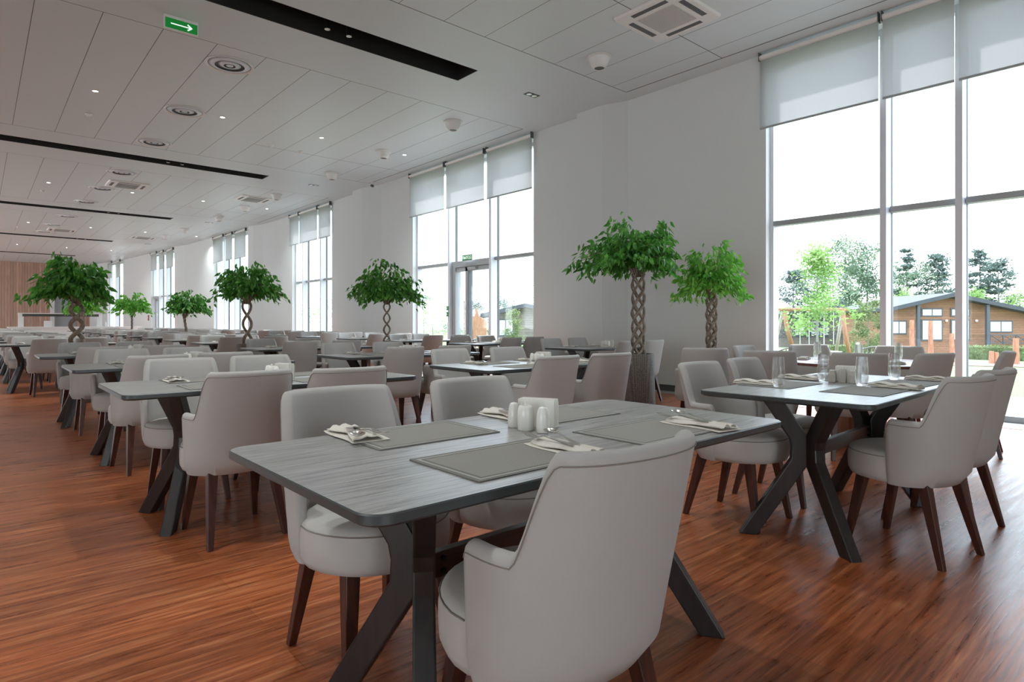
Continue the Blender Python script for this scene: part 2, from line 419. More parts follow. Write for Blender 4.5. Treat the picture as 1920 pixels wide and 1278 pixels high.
# far end wall: timber panels, pillar, glazed bay, brown return
mb = MB().box(-9, 3.5, 49, 49.2, 0, 3.55).box(-9, 3.5, 49.02, 49.2, 3.55, 3.57).box(-9, 3.5, 49, 49.2, 3.57, ZC)
mb.box(4.9, 5.62, 49, 49.2, 0, 3.2).box(3.5, 5.7, 49, 49.2, 3.2, ZC)
struct(mb.build('wall_back', M['panelwood']))
struct(MB().box(3.5, 3.72, 48.8, 49.1, 0, 3.2).build('trim_8', M['pilaster']))
struct(MB().box(3.72, 4.9, 49.12, 49.2, 0, 3.2).build('trim_9', M['alud']))
# left facade far out of view: piers, unglazed openings shaped to let fill light in
mb = MB()
mb.box(-9.2, -9, 1.5, 18, 0, ZC)
mb.box(-9.2, -9, 18, 49.2, 3.6, ZC)
for y in range(21, 49, 4): mb.box(-9.2, -9, y, y + 1.0, 0, 3.6)
mb.box(-9.2, -9, -6, 1.5, 2.6, ZC).box(-9.2, -9, -6, -4.5, 0, 3.6)
struct(mb.build('wall_left', M['wall']))
struct(MB().box(-9.2, -2, -6.2, -6, 0, ZC).box(1.0, 8.65, -6.2, -6, 0, ZC).box(-2, 1, -6.2, -6, 2.6, ZC).build('wall_front', M['wall']))  # unseen wall, its opening sized for the fill light it admits

# ---- windows
def window(idx, a, b, mull, door=None):
    root = empty('window_%d' % idx, (wx((a + b) / 2), (a + b) / 2, 0)); struct(root)
    inv = Vector(root.location)
    def P(y, x, z): return (x + wx(y) - inv.x, y - inv.y, z)
    def bar(name, y0, y1, x0, x1, z0, z1, mat):
        v = [P(y0, x0, z0), P(y0, x1, z0), P(y1, x1, z0), P(y1, x0, z0), P(y0, x0, z1), P(y0, x1, z1), P(y1, x1, z1), P(y1, x0, z1)]
        return MB().add(v, [(0, 1, 2, 3), (4, 7, 6, 5), (0, 4, 5, 1), (1, 5, 6, 2), (2, 6, 7, 3), (3, 7, 4, 0)]).build(name, mat, root)
    ends = [a] + mull + [b]
    bar('frame', a, b, .17, .27, 0, .07, M['alud'])
    bar('frame', a, b, .17, .27, 4.68, 4.76, M['alu'])
    for e, s_ in ((a, 1), (b, -1)):
        bar('frame', min(e, e + s_ * .05), max(e, e + s_ * .05), .12, .27, .07, 4.68, M['alu'])
    for y in mull:
        bar('mullion', y - .035, y + .035, .02, .2, .005, 4.70, M['alu'])
        bar('gasket', y - .04, y + .04, .2, .26, .07, 4.68, M['gasket'])
    for k, (p, q) in enumerate(zip(ends, ends[1:])):
        p2, q2 = p + .045, q - .045
        if door == k:
            bar('transom', p2, q2, .10, .26, 2.38, 2.52, M['alud'])
        else:
            bar('transom', p2, q2, .12, .25, 2.455, 2.525, M['alud'])
        bar('pane', p2, q2, .225, .231, 2.53, 4.67, M['pane'])
        if door != k: bar('pane', p2, q2, .225, .231, .08, 2.45, M['pane'])
    return root
window(1, .25, 4.15, [1.16, 1.91, 2.68])
window(2, 8.93, 13.42, [10.33, 11.88], door=1)
window(3, 18.15, 21.35, [19.05, 20.5])
window(4, 25.45, 29.2, [26.9, 28.1])
window(5, 34.5, 38.2, [35.9, 37.0], door=2)
window(6, 43.2, 45.8, [44.5])
def door(idx, a, b, split):
    root = empty('door_%d' % idx, (wx(a), (a + b) / 2, 0)); struct(root)
    L = root.location
    def bx(name, y0, y1, x0, x1, z0, z1, mat):
        return MB().box(wx(a) + x0 - L.x, wx(a) + x1 - L.x, y0 - L.y, y1 - L.y, z0, z1).build(name, mat, root)
    bx('frame', a, a + .07, .1, .26, 0, 2.38, M['alud']); bx('frame', b - .12, b, .1, .26, 0, 2.38, M['alud'])
    bx('stile', split, split + .1, .12, .22, 0.01, 2.37, M['alud']); bx('stile', split - .02, split - .012, .12, .24, 0.01, 2.37, M['gasket'])
    bx('rail', a + .07, b - .12, .12, .22, 0.01, .12, M['alud']); bx('rail', a + .07, b - .12, .12, .22, 2.28, 2.37, M['alud'])
    bx('pane', a + .07, split - .02, .16, .166, .12, 2.28, M['pane']); bx('pane', split + .1, b - .12, .16, .166, .12, 2.28, M['pane'])
    h = MB().tube([(wx(a) + .06 - L.x, split + .05 - L.y, .75), (wx(a) + .06 - L.x, split + .05 - L.y, 1.6)], .014)
    h.box(wx(a) + .06 - L.x, wx(a) + .12 - L.x, split + .04 - L.y, split + .06 - L.y, .85, .87).box(wx(a) + .06 - L.x, wx(a) + .12 - L.x, split + .04 - L.y, split + .06 - L.y, 1.5, 1.52)
    h.build('handle', M['white'], root)
    bx('closer', split - .35, split - .05, .06, .12, 2.30, 2.36, M['alud'])
    return root
door(1, 10.38, 11.83, 11.25)
door(2, 37.05, 38.15, 37.6)

# ---- roller blinds (each one hangs by itself)
def blind(y0, y1, zb, label):
    x = wx((y0 + y1) / 2) - .07
    r = empty('roller_blind', (x, (y0 + y1) / 2, zb)); w2 = (y1 - y0) / 2; h = 4.80 - zb
    MB().box(-.002, .002, -w2, w2, .02, h - .02).build('fabric', M['blind'], r)
    MB().box(-.012, .012, -w2, w2, 0, .025).build('bottom_bar', M['alud'], r)
    MB().tube([(.0, -w2, h), (.0, w2, h)], .035, 12).build('roller', M['white'], r)
    for s_ in (-1, 1): MB().box(-.04, .04, s_ * (w2 + .003) - .004, s_ * (w2 + .003) + .004, h - .05, ZC - zb - .001).build('bracket', M['gasket'], r)
    tag(r, label, 'blind', 'half lowered roller blinds over the windows')
for y0, y1, n_ in [(2.70, 4.2, 'farther from the viewer'), (1.93, 2.655, 'in the middle, narrow'), (.95, 1.885, 'nearest the viewer'), (.2, .9, 'beyond the picture edge')][:3]:
    blind(y0, y1, 3.8, 'pale roller blind on the big right window, ' + n_)
for wi, (name, seq, zb) in enumerate([
        ('the window with the exit door', [(8.9, 10.32), (10.42, 11.85), (11.93, 13.45)], 3.75),
        ('the third window from the viewer', [(18.1, 18.98), (19.08, 20.52), (20.6, 21.4)], 3.78),
        ('the fourth window from the viewer', [(25.4, 26.75), (26.85, 27.7), (27.8, 29.25)], 3.72),
        ('the fifth window from the viewer', [(34.4, 35.8), (35.9, 36.75), (36.85, 38.25)], 3.9),
        ('the last window from the viewer', [(43.15, 44.4), (44.5, 45.85)], 3.85)]):
    pos = ['nearest of its row', 'middle of its row', 'farthest of its row'] if len(seq) == 3 else ['nearer of the pair', 'farther of the pair']
    for (y0, y1), pn in zip(seq, pos): blind(y0, y1, zb, 'pale roller blind on %s, %s' % (name, pn))

# ================================================================== dining chair
def chair_proto(piping):
    root = empty('dining_chair')
    # shell: outer outline, swept round the back
    path = []           # (x, y, s) at mid height, from the right arm front round to the left
    a = .25; yb = -.235; y1 = -.05; yf = .0
    for k in range(6): path.append((a, yf + (y1 - yf) * k / 6))
    nb = 72 if piping else 40
    for k in range(nb + 1):
        th = PI * k / nb; e = 2 / 2.25
        cx, sy = math.cos(th), math.sin(th)
        path.append((a * abs(cx) ** e * (1 if cx >= 0 else -1), y1 - (y1 - yb) * abs(sy) ** e))
    for k in range(1, 7): path.append((-a, y1 + (yf - y1) * k / 6))
    n = len(path)
    def sm(t): t = max(0, min(1, t)); return t * t * (3 - 2 * t)
    def top(x, y):
        t = sm((-.128 - y) / .052)
        z = .652 + (.862 - .652) * t
        # rounded upper corners, gentle crown
        return z
    th = .042
    verts = []; ring = None
    for i, (x, y) in enumerate(path):
        p0 = Vector(path[max(i - 1, 0)]); p1 = Vector(path[min(i + 1, n - 1)])
        d = (p1 - p0).normalized(); nrm = Vector((d.y, -d.x))
        if nrm.dot(Vector((x, y + .05))) < 0: nrm = -nrm
        zt = top(x, y)
        dist = min(i, n - 1 - i)
        endf = [.35, .75, .93, 1][min(dist, 3)]
        zt -= [.06, .022, .006, 0][min(dist, 3)]
        if dist == 0: pass
        back = sm((-.02 - y) / .2)
        zb = .345
        prof = []
        def pt(off, z):
            h = max(0.0, (z - zb) / (.87 - zb))
            lean = -.085 * h ** 1.1 * back + .02 * (1 - h) * back
            flare = (.955 + .03 * (1 - back) + (.07 - .03 * (1 - back)) * min(1, h / .5) + .08 * max(0, h - .5) * back)
            tuck = (.012 + .018 * back) * max(0, 1 - (z - zb) / .06) ** 2
            xx = x * flare + nrm.x * (off - tuck); yy = y + lean + nrm.y * (off - tuck)
            return (xx, yy, z)
        t2 = th * endf; c_ = -th / 2
        nz = 9
        for k in range(nz + 1):
            z = zb + (zt - t2 / 2 - zb) * k / nz
            prof.append(pt(c_ + t2 / 2, z))
        for k in range(1, 6):
            an = PI * k / 6; prof.append(pt(c_ + math.cos(an) * t2 / 2, zt - t2 / 2 + math.sin(an) * t2 / 2))
        for k in range(nz + 1):
            z = zt - t2 / 2 + (zb - zt + t2 / 2) * k / nz
            prof.append(pt(c_ - t2 / 2, z))
        verts.append(prof)
    m = len(verts[0]); vs = [p for pr in verts for p in pr]; fs = []
    for i in range(n - 1):
        for k in range(m):
            fs.append((i * m + k, i * m + (k + 1) % m, (i + 1) * m + (k + 1) % m, (i + 1) * m + k))
    fs.append(tuple(range(m))); fs.append(tuple((n - 1) * m + k for k in range(m))[::-1])
    MB().add(vs, fs).build('backrest', M['back'], root, smooth=True, auto=55)
    # seat cushion
    sv = []; sf = []; ns = 40
    lay = [(.84, .345), (.95, .352), (.992, .375), (1.0, .41), (.998, .445), (.985, .468), (.955, .483), (.90, .491), (.7, .499), (.4, .503)]
    for f, z in lay:
        for k in range(ns):
            an = 2 * PI * k / ns; e = 2 / 2.5; c_, s_ = math.cos(an), math.sin(an)
            ya = .27 if s_ > 0 else .19
            ex = e if s_ < 0 else .92
            nr = 1 - .13 * sm(-(s_ - .12) * 2.2)
            sv.append((nr * f * .249 * abs(c_) ** ex * (1 if c_ >= 0 else -1), .005 + nr * f * ya * abs(s_) ** ex * (1 if s_ >= 0 else -1), z))
    L = len(lay)
    for i in range(L - 1):
        for k in range(ns): sf.append((i * ns + k, i * ns + (k + 1) % ns, (i + 1) * ns + (k + 1) % ns, (i + 1) * ns + k))
    sf.append(tuple(range(ns))[::-1]); sf.append(tuple((L - 1) * ns + k for k in range(ns)))
    MB().add(sv, sf).build('seat', M['seat'], root, smooth=True)
    for sx_ in (-1, 1):
        for sy_ in (-1, 1):
            tx, ty = sx_ * .148, (.15 if sy_ > 0 else -.125); bx_, by = sx_ * .185, sy_ * .215
            w1, w0 = .024, .0135
            v = [(bx_ - w0, by - w0, 0), (bx_ + w0, by - w0, 0), (bx_ + w0, by + w0, 0), (bx_ - w0, by + w0, 0),
                 (tx - w1, ty - w1, .36), (tx + w1, ty - w1, .36), (tx + w1, ty + w1, .36), (tx - w1, ty + w1, .36)]
            MB().add(v, [(0, 3, 2, 1), (4, 5, 6, 7), (0, 1, 5, 4), (1, 2, 6, 5), (2, 3, 7, 6), (3, 0, 4, 7)]).build('leg', M['legw'], root, bevel=.003)
    if piping:
        # thin seam just under the rolled edge on the outer face and round the cushion
        ln = [(Vector(verts[i][9]) * 1.0) for i in range(1, n - 1)]
        MB().tube([p + Vector((p.x, p.y + .05, 0)).normalized() * .0006 + Vector((0, 0, -.004)) for p in ln], .0016, 5).build('piping', M['stitch'], root, smooth=True)
        i0 = 5
        ln = [Vector(sv[i0 * ns + k]) * 1.002 for k in list(range(0, ns // 2 + 1))]
        MB().tube([p + Vector((0, 0, .001)) for p in ln], .0022, 5).build('piping', M['stitch'], root, smooth=True)
    return root
chair_near = chair_proto(True)
chair_far = chair_proto(False)
used_near = 0

# ================================================================== table
TW, TD = 1.66, .82
def rrect(w, d, r, n=6):
    pts = []
    for cx, cy, a0 in ((w / 2 - r, d / 2 - r, 0), (-w / 2 + r, d / 2 - r, 90), (-w / 2 + r, -d / 2 + r, 180), (w / 2 - r, -d / 2 + r, 270)):
        for k in range(n + 1):
            a = R(a0 + 90 * k / n); pts.append((cx + r * math.cos(a), cy + r * math.sin(a)))
    return pts
def table_proto():
    root = empty('dining_table')
    p0 = rrect(TW, TD, .055); n = len(p0)
    def ring(k, z): return [(x * (1 - k / (TW / 2)), y * (1 - k / (TD / 2)), z) for x, y in p0]
    v = ring(.012, .722) + ring(.0, .730) + ring(0, .747) + ring(.003, .75)
    f = [tuple(range(n))[::-1], tuple(range(3 * n, 4 * n))]
    for i in range(3):
        for k in range(n): f.append((i * n + k, i * n + (k + 1) % n, (i + 1) * n + (k + 1) % n, (i + 1) * n + k))
    o = MB().add(v, f).build('tabletop', [M['top'], M['topedge']], root, smooth=True, auto=35)
    for p in o.data.polygons:
        if abs(p.normal.z) < .9: p.material_index = 1
    # bent trestle legs: two mirrored pieces touching at the elbow, at each end
    for sx_ in (-1, 1):
        hub = sx_ * (TW / 2 - .385)
        for sy_ in (-1, 1):
            dx_, dy_ = sx_ * .54, sy_ * .84
            poly = [(.235, .722), (.088, .50), (.080, .46), (.084, .40), (.335, 0), (.250, 0), (.004, .375), (.002, .515), (.135, .722)]
            px_, py_ = -dy_, dx_; th_ = .029
            v = [(hub + dx_ * a_ + px_ * th_ * q, dy_ * a_ + py_ * th_ * q + sy_ * .004, z) for q in (-1, 1) for a_, z in poly]
            n_ = len(poly)
            MB().add(v, [tuple(range(n_)), tuple(range(n_, 2 * n_))[::-1]] + [(i, n_ + i, n_ + (i + 1) % n_, (i + 1) % n_) for i in range(n_)]).build('leg', M['tleg'], root, bevel=.006)
    MB().box(-TW / 2 + .40, TW / 2 - .40, -.016, .016, .405, .475).build('stretcher', M['beam'], root, bevel=.003)
    for sx_ in (-1, 1):
        for z in (.422, .458):
            MB().tube([(sx_ * (TW / 2 - .440), -.024, z), (sx_ * (TW / 2 - .440), .024, z)], .008, 8).build('bolt', M['black'], root)
    return root
table = table_proto()
ORD = ['nearest', 'second', 'third', 'fourth', 'fifth', 'sixth', 'seventh', 'eighth', 'ninth', 'tenth', 'eleventh', 'twelfth', 'thirteenth', 'fourteenth', 'fifteenth']
ROWN = {'A': 'aisle', 'B': 'middle', 'C': 'window'}
A_Y = [1.0, 3.42, 5.46, 7.74, 12.1] + [14.2 + 2.15 * k for k in range(8)]
B_Y = [.97, 3.43, 5.60, 7.97, 10.96, 13.05, 15.3, 17.3, 19.4, 21.6, 23.8, 26.0, 28.2, 30.4]
C_Y = [5.35, 7.68, 9.85, 11.92, 14.18, 16.4, 18.6, 20.8, 23.0, 25.2, 27.4, 29.6]
TABLES = []
for k, y in enumerate(A_Y): TABLES.append(('A', k, .52 if k < 3 else (.47 if k == 3 else .16), y))
for k, y in enumerate(B_Y): TABLES.append(('B', k, [2.82, 2.78, 2.76, 2.70][k] if k < 4 else 2.8, y))
for k, y in enumerate(C_Y): TABLES.append(('C', k, 5.95 if y < 20 else 5.6 - (y - 20) * .06, y))
# ---- place settings prototypes
def napkin_proto():
    mb = MB(); nx, ny = 9, 13; W, L = .115, .25
    rnd = random.Random(3)
    for lay, zz in ((0, .002), (1, .006)):
        top = []
        for j in range(ny + 1):
            v = j / ny
            for i in range(nx + 1):
                u = i / nx
                ww = W * (1 if lay == 0 else .8) * (1 - .35 * math.exp(-((v - .45) / .18) ** 2) * lay)
                x = (u - .5) * ww + .006 * math.sin(v * 6 + lay)
                y = (v - .5) * L * (1 if lay == 0 else .92)
                z = zz + lay * (.009 * (0.5 + .5 * math.cos(u * 17 + v * 3)) * (1 - .5 * v) + .008 * math.sin(PI * u))
                top.append((x, y, z))
        n0 = len(mb.v); fs = []
        for j in range(ny):
            for i in range(nx):
                q = j * (nx + 1) + i; fs.append((q, q + 1, q + nx + 2, q + nx + 1))
        bot = [(x, y, max(.0005 if lay == 0 else .003, z - .003)) for x, y, z in top]; NT = len(top)
        fb = [tuple(i + NT for i in f[::-1]) for f in fs]
        side = []
        def e(a, b): side.append((b, a, a + NT, b + NT))
        for i in range(nx): e(i, i + 1); e(ny * (nx + 1) + i + 1, ny * (nx + 1) + i)
        for j in range(ny): e((j + 1) * (nx + 1), j * (nx + 1)); e(j * (nx + 1) + nx, (j + 1) * (nx + 1) + nx)
        mb.add(top + bot, fs + fb + side)
    return mb.build('napkin', M['linen'], smooth=True, auto=60)
def folded_napkin_proto():
    mb = MB(); L = .245
    n = 14
    for j in range(3):
        w2 = .042 - j * .004; z0 = .001 + j * .0075; z1 = z0 + .0075
        prof = [(-w2, z0 + .0035), (-w2 + .004, z0), (w2 - .004, z0), (w2, z0 + .0035), (w2 - .002, z1), (0, z1 + .001 * j), (-w2 + .002, z1)]
        vs = []; 
        for i in range(n + 1):
            t_ = i / n - .5
            for x, z in prof: vs.append((x + .003 * math.sin(t_ * 9 + j), t_ * (L - .006 * j), z + .002 * math.sin(t_ * 14 + j * 2) * j))
        m_ = len(prof); fs = [(i * m_ + k, i * m_ + (k + 1) % m_, (i + 1) * m_ + (k + 1) % m_, (i + 1) * m_ + k) for i in range(n) for k in range(m_)]
        fs += [tuple(range(m_)), tuple(n * m_ + k for k in range(m_))[::-1]]
        mb.add(vs, fs)
    return mb.build('napkin', M['linen'], smooth=True, auto=50)
def strip(mb, pts, th=.0015):
    """pts: (y, z, half width) -> flat bar along y"""
    vs = []
    for y, z, hw, x in pts: vs += [(x - hw, y, z), (x + hw, y, z), (x + hw, y, z + th), (x - hw, y, z + th)]
    n = len(pts); fs = [(0, 1, 2, 3), tuple(4 * (n - 1) + k for k in (3, 2, 1, 0))]
    for i in range(n - 1):
        for k in range(4): fs.append((4 * i + k, 4 * i + (k + 1) % 4, 4 * i + 4 + (k + 1) % 4, 4 * i + 4 + k))
    mb.add(vs, fs)
def fork_proto():
    mb = MB()
    strip(mb, [(-.10, .0, .010, 0), (-.085, .001, .011, 0), (-.03, .004, .005, 0), (.02, .010, .004, 0), (.035, .006, .008, 0), (.045, .003, .0125, 0), (.055, .002, .0135, 0)], .002)
    for k in range(4):
        x = -.0115 + k * .0077
        strip(mb, [(.054, .002, .0019, x), (.08, .004, .0017, x), (.102, .011, .0011, x)], .0015)
    return mb.build('fork', M['chrome'], smooth=True, auto=50)
def spoon_proto():
    mb = MB()
    strip(mb, [(-.10, .0, .010, 0), (-.085, .001, .011, 0), (-.03, .004, .005, 0), (.02, .010, .0035, 0), (.045, .006, .004, 0)], .002)
    vs = []; fs = []; nr, na = 5, 20
    for side in (0, 1):
        for i in range(nr + 1):
            r = i / nr
            for k in range(na):
                a = 2 * PI * k / na
                vs.append((.021 * r * math.cos(a), .074 + .032 * r * math.sin(a), .0005 + .0085 * r * r + .0012 * side * 1.0 + .0025))
    for s_ in (0, 1):
        o = s_ * (nr + 1) * na
        for i in range(nr):
            for k in range(na): fs.append((o + i * na + k, o + i * na + (k + 1) % na, o + (i + 1) * na + (k + 1) % na, o + (i + 1) * na + k))
    o = nr * na; o2 = o + (nr + 1) * na
    for k in range(na): fs.append((o + k, o + (k + 1) % na, o2 + (k + 1) % na, o2 + k))
    mb.add(vs, fs)
    return mb.build('spoon', M['chrome'], smooth=True, auto=50)
def mat_proto():
    return MB().prism(rrect(.43, .29, .004, 2), 0, .0022).build('placemat', M['mat'])
def shaker_proto(name, grey=False):
    r_ = empty(name)
    if not grey:
        MB().lathe([(.019, 0), (.0205, .002), (.0215, .02), (.021, .04), (.0185, .062), (.015, .076), (.011, .081), (.0, .083)], 24).build('body', M['ceramic'], r_, smooth=True)
    else:
        MB().lathe([(.021, 0), (.0235, .002), (.024, .045), (.017, .070), (.015, .072), (0, .072)], 6).build('body', M['greyceramic'], r_, bevel=.002)
    h = MB()
    for k in range(3):
        a = 2 * PI * k / 3; z = .0825 if not grey else .0725
        h.lathe([(.0012, z - .001), (.0012, z)], 6, .004 * math.cos(a), .004 * math.sin(a))
    h.build('pour_holes', M['black'], r_)
    return r_
def pick_proto(grey=False):
    r_ = empty('toothpick_holder')
    mt = M['greyceramic'] if grey else M['ceramic']
    rr = .027 if not grey else .023
    MB().lathe([(rr - .002, 0), (rr, .002), (rr + .001, .05), (rr - .002, .072), (rr - .006, .080), (rr - .008, .080), (rr - .008, .02), (0, .02)], 24 if not grey else 6).build('cup', mt, r_, smooth=not grey)
    rn = random.Random(5); m_ = MB()
    for k in range(16):
        a, q = rn.random() * 2 * PI, rn.random() * .012; dx, dy = rn.uniform(-.006, .006), rn.uniform(-.006, .006)
        x, y = q * math.cos(a), q * math.sin(a)
        m_.tube([(x, y, .021), (x + dx, y + dy, .088 + rn.random() * .006)], .0012, 5)
    m_.build('toothpicks', M['paper'], r_, kind='stuff')
    return r_
def holder_proto():
    r_ = empty('napkin_holder')
    h = MB().box(-.065, .065, -.022, .022, 0, .004).box(-.065, .065, -.022, -.019, .004, .092).box(-.065, .065, .019, .022, .004, .084)
    h.build('rack', M['holder'], r_, bevel=.001)
    m_ = MB()
    for k in range(9): m_.box(-.06 + .001 * (k % 2), .067 - .001 * (k % 3), -.017 + k * .0038, -.0152 + k * .0038, .005, .094 - .001 * (k % 2))
    m_.build('paper_napkins', M['paper'], r_, kind='stuff')
    return r_
def tumbler_proto():
    m_ = MB(); 
    m_.lathe([(.0, 0), (.021, 0), (.024, .003), (.030, .022), (.0335, .045), (.0325, .09), (.0275, .160), (.0268, .161), (.0262, .160), (.0310, .09), (.0320, .045), (.0285, .024), (.022, .014), (0, .012)], 32)
    return m_.build('tumbler', M['glass'], smooth=True)
P_nap, P_fnap, P_fork, P_spoon, P_mat = napkin_proto(), folded_napkin_proto(), fork_proto(), spoon_proto(), mat_proto()
P_salt, P_pepper, P_pick, P_hold = shaker_proto('salt_shaker'), shaker_proto('pepper_shaker'), pick_proto(), holder_proto()
P_gsalt, P_gpepper, P_gpick, P_tumb = shaker_proto('salt_shaker', True), shaker_proto('pepper_shaker', True), pick_proto(True), tumbler_proto()
def tname(row, k): return '%s table of the %s row' % (ORD[k] if k else 'nearest', ROWN[row])
rnd = random.Random(21)
CH_OFF = {'A': (.48, 1.01), 'B': (.44, 1.07), 'C': (.44, 1.06)}
SPECIAL = {('A', 0, 'n', 0): (1.015, 1.025, -3), ('B', 0, 'n', 0): (3.44, .975, -10), ('B', 0, 'n', 1): (4.0, .99, -6),
           ('A', 0, 'f', 0): (.995, 1.865, 180), ('A', 0, 'f', 1): (1.60, 1.86, 181), ('B', 0, 'f', 0): (3.26, 1.79, 180), ('B', 0, 'f', 1): (3.87, 1.83, 183),
           ('A', 1, 'n', 0): (1.02, 3.40, 2), ('A', 1, 'n', 1): (1.53, 3.29, -5), ('A', 2, 'n', 0): (.98, 5.35, 6), ('A', 2, 'n', 1): (1.53, 5.5, -3),
           ('A', 3, 'n', 0): (.94, 7.45, 0), ('A', 3, 'n', 1): (1.5, 7.6, 0), ('A', 4, 'n', 0): (.80, 11.62, 3), ('A', 4, 'n', 1): (1.38, 11.95, -3),
           ('B', 1, 'n', 0): (3.19, 3.37, -3), ('B', 1, 'n', 1): (3.80, 3.36, -8)}
for row, k, X0, Y0 in TABLES:
    cx, cy = X0 + TW / 2, Y0 + TD / 2
    near = k <= 1 and row != 'C'
    rot = {('A', 0): .012, ('B', 0): .03}.get((row, k), rnd.uniform(-.01, .01))
    T = tname(row, k)
    place(table, (cx, cy, 0), rot, 'dark oak topped table on crossed bent legs, %s' % T, 'table', 'rectangular dining tables in rows')
    for side in ('n', 'f'):
        for j in (0, 1):
            if (row, k, side, j) == ('A', 0, 'n', 1): continue
            ox = CH_OFF[row][j]
            if (row, k, side, j) in SPECIAL: x, y, rz = SPECIAL[(row, k, side, j)]; rz = R(rz)
            else:
                x = X0 + ox + rnd.uniform(-.03, .03)
                y = (Y0 - .04 if side == 'n' else Y0 + TD + .04) + rnd.uniform(-.05, .05)
                rz = (0 if side == 'n' else PI) + R(rnd.uniform(-5, 5))
            pr = chair_near if (k <= 1 and row != 'C') else chair_far
            face = 'seen from behind' if side == 'n' else 'facing the viewer'
            wside = ('aisle half' if row == 'A' else 'left half') if j == 0 else 'window half'
            place(pr, (x, y, 0), rz, 'beige fabric armchair %s, %s of the %s' % (face, wside, T), 'chair', 'fabric armchairs at the rectangular tables')
    # settings
    glassy = (row == 'B' and k == 0)
    detail = k <= 4 if row == 'A' else k <= 3
    for side in ('n', 'f'):
        for j in (0, 1):
            sname = ('near left', 'near right')[j] if side == 'n' else ('far left', 'far right')[j]
            mx_ = X0 + (.52 if j == 0 else 1.12)
            if glassy: mx_ = X0 + (.59 if j == 0 else 1.2)
            my = Y0 + .20 if side == 'n' else Y0 + TD - .18
            rz = 0 if side == 'n' else PI
            if detail:
                place(P_mat, (mx_, my, .7505), rz, 'grey woven placemat, %s place, %s' % (sname, T), 'placemat', 'woven placemats')
            if glassy:
                nx_ = mx_ + (.27 if side == 'n' else .02) + (-.03 if side == 'n' else -.19)
                z_ = .7505 if side == 'n' else .7505
                nxx, nyy = {('n', 0): (3.665, 1.115), ('n', 1): (4.29, 1.125), ('f', 0): (3.30, 1.69), ('f', 1): (3.80, 1.67)}[(side, j)]
                on = abs(nxx - mx_) < .21
                place(P_fnap, (nxx, nyy, .753 if True else .7505), R({('n', 0): -4, ('n', 1): 6, ('f', 0): 4, ('f', 1): -3}[(side, j)]), 'folded beige napkin, %s place, %s' % (sname, T), 'napkin', 'napkins laid at the places')
                gx, gy = {('n', 0): (3.657, 1.275), ('n', 1): (4.174, 1.275), ('f', 0): (3.249, 1.545), ('f', 1): (3.773, 1.525)}[(side, j)]
                gz = .753 if abs(gx - mx_) < .215 and abs(gy - my) < .145 else .7505
                place(P_tumb, (gx, gy, gz), 0, 'clear glass tumbler, %s place, %s' % (sname, T), 'glass', 'glass tumblers')
            else:
                if row == 'A' and k == 0:
                    nx_, ny_ = {('n', 0): (1.215, 1.165), ('n', 1): (1.83, 1.14), ('f', 0): (.875, 1.735), ('f', 1): (1.48, 1.72)}[(side, j)]
                else:
                    nx_ = mx_ + (.15 if side == 'n' else -.15); ny_ = my
                ang = rz + (R(-8) if side == 'n' else R(-6))
                if detail or side == 'f' or k < 9:
                    place(P_nap, (nx_, ny_, .7532 if detail else .7505), ang, 'beige linen napkin, %s place, %s' % (sname, T), 'napkin', 'napkins laid at the places')
                if detail:
                    c_, s_ = math.cos(ang), math.sin(ang)
                    def off(dx, dy): return nx_ + dx * c_ - dy * s_, ny_ + dx * s_ + dy * c_
                    fx, fy = off(-.022, .05); place(P_fork, (fx, fy, .771), ang + R(8), 'steel fork on the napkin, %s place, %s' % (sname, T), 'fork', 'steel forks')
                    fx, fy = off(.026, .055); place(P_spoon, (fx, fy, .771), ang - R(12), 'steel spoon on the napkin, %s place, %s' % (sname, T), 'spoon', 'steel spoons')
    if detail or k % 2 == 0:
        if row == 'A' and k == 0:
            S = [(P_pick, 1.333, 1.462), (P_pepper, 1.378, 1.415), (P_salt, 1.325, 1.515)]; H = (1.47, 1.545, -.12)
            S = [(P_pick, 1.345, 1.475), (P_pepper, 1.352, 1.402), (P_salt, 1.352, 1.54)]; H = (1.425, 1.50, -1.12)
        elif glassy:
            S = [(P_gpick, 3.765, 1.415), (P_gpepper, 3.775, 1.363), (P_gsalt, 3.755, 1.467)]; H = (3.86, 1.42, -1.35)
        else:
            S = [(P_pick, cx + .02, cy), (P_pepper, cx + .025, cy - .058), (P_salt, cx + .02, cy + .058)]; H = (cx + .1, cy, -1.2)
        for pr, x, y in S:
            nm = {P_pick: 'toothpick holder', P_gpick: 'toothpick holder', P_pepper: 'pepper shaker', P_gpepper: 'pepper shaker', P_salt: 'salt shaker', P_gsalt: 'salt shaker'}[pr]
            mt = 'grey faceted' if pr in (P_gpick, P_gpepper, P_gsalt) else 'white ceramic'
            place(pr, (x, y, .7505), 0, '%s %s, %s' % (mt, nm, T), nm, 'table condiments')
        place(P_hold, (H[0], H[1], .7505), H[2], 'white napkin holder full of paper napkins, %s' % T, 'napkin holder', 'napkin holders')

